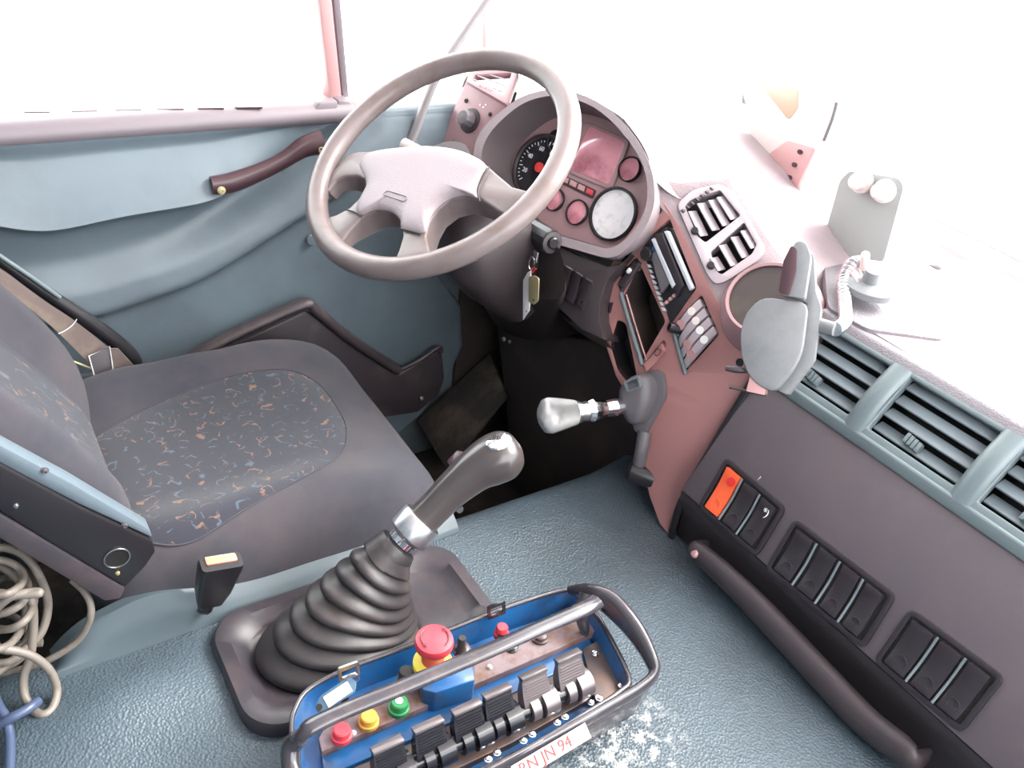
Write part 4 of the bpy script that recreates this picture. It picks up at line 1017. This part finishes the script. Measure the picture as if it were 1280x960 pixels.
# ---- phone holder with gooseneck
ph = thing('phone_holder', 'grey spring phone cradle on a flexible gooseneck over the dash vents', 'phone holder', onz(1085, 360, .87))
Y0 = .99
PF = Plane(ony(975, 430, Y0), nrm(V(.35, -.75, .5)))
fp = lambda pts, h=0: PF.poly(pts, h)
body = prism('back_plate', fp(rnd([(1000, 318), (1008, 310), (1018, 322), (1020, 365), (1027, 385), (1018, 450), (985, 494), (972, 488), (1002, 440), (1010, 380), (1000, 375)], 3)), PF.n, -.022, .004, 'holder_grey', ph, .003)
prism('clamp_arm', fp(rnd([(928, 415), (936, 392), (955, 374), (1012, 381), (1005, 440), (995, 462), (970, 493), (950, 483), (936, 468), (929, 445)], 12)), PF.n, .000, .022, 'holder_grey', ph, .004)
prism('upper_jaw', fp(rnd([(978, 372), (984, 330), (998, 306), (1010, 308), (1016, 325), (1008, 378)], 5)), PF.n, .002, .028, 'holder_grey', ph, .004)
prism('jaw_pad', fp(rnd([(976, 370), (982, 332), (992, 312), (999, 316), (998, 345), (990, 374)], 4)), PF.n, .020, .031, 'handle_brown', ph, .003)
prism('foot_block', fp(rnd([(940, 470), (962, 474), (958, 495), (935, 490)], 2)), PF.n, -.005, .018, 'pillar_pink', ph, .002)
tube('foot_prong', [PF.at(958, 494, .01), PF.at(935, 489, .012), PF.at(912, 484, .014)], .0022, 'dash_dark', ph, 8, sub=2)
tube('foot_prong', [PF.at(934, 464, .008), PF.at(920, 462, .012), PF.at(907, 460, .014)], [.003, .0055, .004], 'dash_dark', ph, 10, sub=3)
na = PF.at(1018, 405, -.01); nb = ony(1044, 412, 1.04)
tube('neck_socket', [na, mix(na, nb, .5), nb], [.011, .011, .010], 'holder_grey', ph, 16, sub=2)
gpts = [nb, ony(1056, 402, 1.09), ony(1056, 380, 1.14), ony(1055, 350, 1.19), ony(1064, 330, 1.22), ony(1078, 328, 1.24), ony(1084, 340, 1.255)]
GP = cat(gpts, 14); vs = []; FR = frames(GP)
rl = [.0095+.0016*math.sin(i*2.4) for i in range(len(GP))]
GP2 = cat(gpts, 40); rl = [.0092+.0016*math.sin(i*1.15) for i in range(len(GP2))]
tube('gooseneck', GP2, rl, 'steel', ph, 14, sub=1, smooth=75)
bb = onz(1085, 358, .882)
lathe('base_foot', bb-WZ*.004, WZ, [(.034, -.006), (.034, .004), (.028, .008), (.012, .012), (.010, .03), (0, .03)], 'holder_grey', ph, 28, sx=1.2)
box('base_clip', onz(1068, 345, .885), (nrm(V(1, -.6, 0)), nrm(V(.6, 1, 0)), WZ), (.030, .008, .004), 'pillar_pink', ph, .002)
tube('base_pin', [onz(1080, 335, .90), onz(1082, 318, .93)], .007, 'pale_plastic', ph, 12, sub=2)

# ================================================================ crane remote control
rc = thing('remote_control', 'blue crane remote control box with six paddle levers and black guard rail', 'remote control', (-.57, .44, .43))
Z0 = .438; xl, xr = -.665, -.470; ya, yb = .17, .70
TT = lambda px, py, z: onz(px, py, z)
# tub: outer outline rounded rect lofted upward
# outline by pixels on z=.50
tubo = [(362, 912), (368, 885), (385, 862), (430, 838), (500, 812), (570, 784), (640, 757), (700, 739), (726, 739), (742, 760), (764, 798), (788, 848), (776, 866), (740, 889), (690, 920), (640, 948), (580, 978), (500, 1005), (420, 1010), (370, 975)]
T1 = cat([onz(*q, .505) for q in tubo], 4, True); tc_ = sum(T1)/len(T1)
def shr(L_, k, z): return [V(tc_[0]+(p[0]-tc_[0])*k, tc_[1]+(p[1]-tc_[1])*k, z) for p in L_]
loft('case_tub', [shr(T1, .86, .430), shr(T1, .95, .445), shr(T1, 1.0, .475), T1, shr(T1, .975, .507), shr(T1, .945, .475), shr(T1, .93, .462)], 'blue_case', rc)
tube('case_rim', shr(T1, .99, .507), .0035, 'rail', rc, 8, True, 1)
DZ = .472
# deck of the buttons (left band) and lever well
deckA = [(398, 925), (410, 905), (470, 872), (560, 832), (640, 792), (725, 755), (745, 790), (700, 812), (640, 838), (560, 872), (480, 908), (402, 942)]
deck = prism('button_deck', [onz(*q, DZ+.012) for q in deckA], WZ, -.012, .004, 'dirty_deck', rc, .002)
prism('blue_step', [onz(*q, DZ+.002) for q in ((402, 944), (480, 910), (560, 876), (650, 836), (735, 796), (748, 818), (660, 858), (560, 905), (480, 940), (405, 972))], WZ, -.02, .002, 'blue_case', rc, .002)
prism('lever_deck', [onz(*q, DZ-.002) for q in ((405, 975), (480, 945), (560, 908), (660, 858), (745, 815), (780, 850), (720, 885), (640, 930), (560, 968), (470, 1000))], WZ, -.015, .003, 'dirty_metal', rc, .002)
prism('end_plate', [onz(*q, DZ+.008) for q in rnd([(728, 812), (750, 800), (790, 850), (776, 864), (745, 880)], 3)], WZ, -.004, .002, 'dirty_metal', rc, .001)
for q in ((744, 817), (777, 857), (738, 878), (749, 873), (696, 903), (706, 896), (654, 926), (665, 918), (610, 949), (621, 941), (655, 940)):
    screw(onz(*q, DZ+.012), WZ, .0034, 'chrome', rc)
# rollers (barrel) with levers
lv = [(710, 820), (666, 841), (621, 864), (583, 884), (535, 906), (484, 931)]
axis0, axis1 = onz(470, 978, .500), onz(734, 850, .500); ra_ = nrm(axis1-axis0)
lathe('lever_shaft', axis0-ra_*.03, ra_, [(.012, 0), (.012, np.linalg.norm(axis1-axis0)+.03)], 'lever_black', rc, 20)
offx = nrm(np.cross(ra_, WZ)); offx = offx if offx[0] > 0 else -offx
for i, (px, py) in enumerate(lv):
    tpp = onz(px, py, .548); s_ = (tpp-axis0)@ra_; cpt = axis0+ra_*s_
    m_ = 'lever_silver' if i < 2 else 'lever_black'
    lathe('roller', cpt-ra_*.016+ra_*.004, ra_, [(.013, 0), (.0175, .0005), (.0175, .013), (.013, .0135)], m_, rc, 28)
    lathe('roller', cpt+ra_*.002+ra_*.004, ra_, [(.013, 0), (.0200, .0005), (.0200, .022), (.013, .0225)], m_, rc, 28)
    # paddle blade: leaning up and left, wedge with a lip
    bl = tpp-(cpt); bl = bl-ra_*(bl@ra_); H_ = np.linalg.norm(bl); bl = nrm(bl); th = nrm(np.cross(ra_, bl))
    hw = .0205
    p_ = []
    for (h, t_, ww) in ((.006, .009, hw*.95), (H_*.55, .007, hw*1.0), (H_*.86, .0035, hw*.92), (H_, .0045, hw*.92)):
        c_ = cpt+bl*h; p_.append([c_-ra_*ww-th*t_, c_+ra_*ww-th*t_, c_+ra_*ww+th*t_, c_-ra_*ww+th*t_])
    lev = loft('paddle_lever', p_, m_, rc, smooth=25)
    cc_ = cpt+bl*H_; box('paddle_lip', cc_, (ra_, th, bl), (hw*.95, .006, .0022), 'lever_silver', lev, .001)
    fs_ = th if th@(CAM-cpt) > 0 else -th
    for k in range(6):
        h = H_*(.42+.075*k); box('grip_rib', cpt+bl*h+fs_*(.0075-.0006*k), (ra_, bl, fs_), (hw*.8, .0008, .0010), m_, lev, 0)
# push buttons
def pbtn(px, py, r, h, m, nm='push_button', z=DZ+.016, lab=None, n=24):
    o = onz(px, py, z+h); o = V(o[0], o[1], z)
    b_ = lathe(nm, o, WZ, [(r*1.25, 0), (r*1.25, h*.35), (r*1.05, h*.4), (r*1.05, h*.5), (r, h*.55), (r, h*.9), (r*.85, h), (0, h)], m, rc, n)
    if lab: tag(b_, lab)
    return o
pbtn(427, 911, .0105, .016, 'red_btn', lab='red button'); pbtn(461, 894, .0105, .016, 'yellow_btn', lab='amber button'); o_ = pbtn(499, 876, .0110, .018, 'green_btn', lab='green button')
lathe('button_mark', o_+WZ*.0182, WZ, [(.005, 0), (.005, .0006), (.003, .0008), (0, .0006)], 'white', rc, 14)
tt_ = onz(431, 872, .52); tube('toggle', [V(tt_[0], tt_[1], .485), tt_], [.006, .005], 'lever_black', rc, 12, sub=2)
pbtn(508, 838, .010, .022, 'rubber', 'rubber_boot_knob'); pbtn(578, 797, .0058, .036, 'rubber', 'toggle'); pbtn(630, 796, .009, .012, 'lever_black', 'rotary_knob'); pbtn(676, 792, .010, .010, 'dirty_metal', 'socket')
pbtn(628, 783, .0085, .020, 'red_btn', lab='small red button'); pbtn(578, 808, .010, .010, 'dirty_metal', 'locknut'); pbtn(640, 806, .008, .006, 'lever_black', 'plug')
pbtn(612, 832, .003, .004, 'steel', 'rivet'); pbtn(442, 915, .003, .002, 'steel', 'rivet'); pbtn(600, 815, .003, .004, 'steel', 'rivet')
# emergency stop on a blue block
ez = .535
eb = [onz(*q, .515) for q in ((524, 838), (545, 826), (592, 828), (594, 850), (545, 866), (528, 862))]
prism('stop_block', eb, WZ, -.04, .0, 'blue_case', rc, .003)
ec = onz(543, 800, .560); ec = V(ec[0], ec[1], .50)
lathe('yellow_collar', ec, WZ, [(.026, .010), (.026, .018), (.018, .022)], 'yellow_ring', rc, 30)
es = lathe('emergency_stop', ec, WZ, [(.015, .015), (.0155, .035), (.018, .044), (.0245, .050), (.0255, .056), (.024, .062), (.018, .064), (0, .0645)], 'red_btn', rc, 36)
tag(es, 'red mushroom emergency stop button')
for a0 in (20, 200):
    tube('stop_arrow', [ec+V(.018*math.cos(math.radians(a)), .018*math.sin(math.radians(a)), .0652) for a in range(a0, a0+90, 10)], .0008, 'handle_brown', es, 5)
    a = math.radians(a0+84); pt = ec+V(.018*math.cos(a), .018*math.sin(a), .0650); tdir = V(-math.sin(a), math.cos(a), 0); rdir = V(math.cos(a), math.sin(a), 0)
    prism('arrow_head', [pt+rdir*.003, pt-rdir*.003, pt+tdir*.005], WZ, 0, .0008, 'handle_brown', es, 0)
# guard rail: bar over the box, front hoop, side rail
zb = .575
bar = [onz(372, 926, .535), onz(380, 914, .57), onz(420, 893, zb), onz(500, 860, zb), onz(600, 818, zb), onz(680, 783, zb), onz(728, 762, zb), onz(745, 752, .570)]
tube('guard_rail', bar, [.008, .009, .009, .009, .009, .009, .010, .011], 'rail', rc, 12, flat=(.75, 1.2), ref=WZ)
hoop = [onz(712, 738, .520), onz(740, 742, .545), onz(765, 756, .545), onz(792, 786, .540), onz(812, 820, .525), onz(817, 842, .512), onz(800, 860, .507), onz(760, 884, .503), onz(700, 918, .50), onz(640, 950, .498), onz(560, 985, .495), onz(470, 1012, .495)]
tube('front_hoop', hoop, [.006, .013, .018, .016, .012, .010, .009, .009, .009, .009, .009, .009], 'rail', rc, 14, flat=(1.2, .75), ref=WZ)
tube('hoop_web', [onz(735, 745, .545), onz(728, 765, .53), onz(730, 785, .50), onz(732, 792, .485)], [.014, .011, .008, .005], 'rail', rc, 10)
tube('inner_bow', [onz(742, 765, .507), onz(764, 798, .507), onz(788, 848, .507)], .0028, 'rail', rc, 8)
tube('rear_hoop', [onz(374, 922, .54), onz(364, 935, .525), onz(366, 965, .51), onz(385, 1000, .50)], [.011, .012, .011, .009], 'rail', rc, 12)
prism('side_skirt', [onz(*q, .490) for q in ((816, 846), (800, 868), (740, 905), (660, 948), (600, 985), (600, 975), (660, 938), (740, 893), (800, 858))], WZ, -.045, 0, 'rail', rc, .002)
# label strip with lettering
la0, la1 = onz(640, 968, .500), onz(732, 913, .500); ld = nrm(la1-la0); ln = nrm(np.cross(ld, WZ)); ln = ln if ln@(CAM-la0) > 0 else -ln; ln = nrm(ln*.6+WZ*.8)
lc = (la0+la1)/2+ln*.006; lup = nrm(np.cross(ln, ld)); lup = lup if lup[2] > 0 or lup@(-WX) > 0 else -lup
box('label_strip', lc, (ld, lup, ln), (np.linalg.norm(la1-la0)/2, .0095, .0006), 'white', rc, 0)
text('label_text', 'RN JN 94', lc+ln*.0012-ld*.010, ld, ln, .020, 'print_red', rc, .0006)
# strap clips on left rim
for q in ((620, 766), (436, 843)):
    b_ = onz(*q, .515); u_ = nrm(V(.05, 1, 0)); ringplate('strap_clip', rrect(b_+WZ*.006, u_, nrm(WZ+V(-.2, 0, 0)), .014, .011, .003, 3), rrect(b_+WZ*.006, u_, nrm(WZ+V(-.2, 0, 0)), .010, .006, .002, 3), WX, -.0015, .0015, 'lever_black' if q[0] > 500 else 'steel', rc)
kt = thing('key_fob', 'grey key tag with white paper insert clipped on the remote control rim', 'key tag', onz(428, 870, .53))
KP = Plane(onz(428, 868, .528), nrm(V(.35, -.2, .9)))
fb = prism('tag_body', KP.poly(rnd([(394, 882), (400, 870), (436, 846), (446, 852), (444, 866), (404, 890), (396, 890)], 4)), KP.n, -.002, .001, 'blue_tag', kt, .001)
prism('paper_insert', KP.poly([(404, 872), (434, 852), (441, 864), (411, 885)]), KP.n, 0, .002, 'white', kt, 0)
lathe('tag_hole', KP.at(399, 884, .001), KP.n, [(.004, 0), (.004, .0006), (0, .0006)], 'deep_black', kt, 12)
tube('split_ring', [KP.at(441, 848, .002)+(WX*math.cos(a)*.3+WY*math.cos(a)*.8+WZ*math.sin(a))*.009 for a in np.linspace(0, 2*math.pi, 16, endpoint=False)], .001, 'steel', kt, 6, True, 1)

# ================================================================ cables
def path(pts): return [onz(x, y, z) for x, y, z in pts]
cg = thing('coiled_cable', 'long pale grey cable coiled in loose loops on the tunnel beside the seat', 'cable', onz(10, 770, .45))
main = [(-40, 690, .62), (0, 684, .62), (30, 694, .60), (50, 722, .57), (60, 755, .53), (52, 790, .50), (30, 812, .49), (0, 838, .48), (-30, 850, .48), (-40, 820, .50),
        (-20, 780, .56), (10, 748, .60), (42, 740, .60), (48, 742, .60), (20, 744, .60), (-15, 742, .60), (-50, 760, .56), (-40, 800, .50), (0, 812, .47), (25, 806, .47), (53, 803, .47)]
tube('cable_loop', path(main), .0055, 'cable_grey', cg, 10)
tube('cable_loop', path([(-40, 700, .58), (0, 708, .58), (20, 722, .57), (38, 745, .56), (42, 780, .52), (38, 820, .48), (30, 845, .46), (31, 870, .44), (42, 888, .43), (55, 893, .43), (66, 884, .43), (71, 862, .44), (62, 838, .47), (40, 820, .50), (10, 812, .52), (-30, 808, .54)]), .0055, 'cable_grey', cg, 10)
tube('cable_loop', path([(-30, 845, .435), (0, 842, .437), (40, 833, .445), (70, 820, .457), (98, 800, .475), (112, 775, .505), (113, 755, .525), (104, 738, .54), (90, 725, .55)]), .0048, 'cable_grey', cg, 10)
for k, (cx, cy, rx, ry, zz, ph0) in enumerate(((5, 745, 38, 42, .54, 0), (-8, 760, 40, 52, .52, 1), (12, 768, 30, 46, .50, 2), (-15, 735, 50, 34, .57, 3), (0, 785, 42, 44, .48, 4), (-5, 722, 34, 22, .60, .5), (-10, 800, 46, 36, .465, 1.5))):
    tube('cable_loop', [onz(cx+rx*math.cos(a+ph0), cy+ry*math.sin(a+ph0), zz+.012*math.sin(2*a)) for a in np.linspace(0, 2*math.pi, 14, endpoint=False)], .0052, 'cable_grey', cg, 8, True)
cb = thing('blue_cable', 'thick dark blue cable ending in a plug at the lower left', 'cable', onz(20, 900, .43))
tube('cable', path([(-30, 918, .43), (-5, 908, .44), (15, 897, .45), (35, 886, .45), (48, 876, .445)]), [.0065]*5, 'cable_blue', cb, 10)
tube('second_cable', path([(-30, 800, .46), (-5, 875, .45), (6, 895, .445), (12, 920, .437), (12, 960, .435), (10, 1000, .435)]), .006, 'cable_blue', cb, 10)  # second dark blue cable of the pair

bpy.context.view_layer.update()
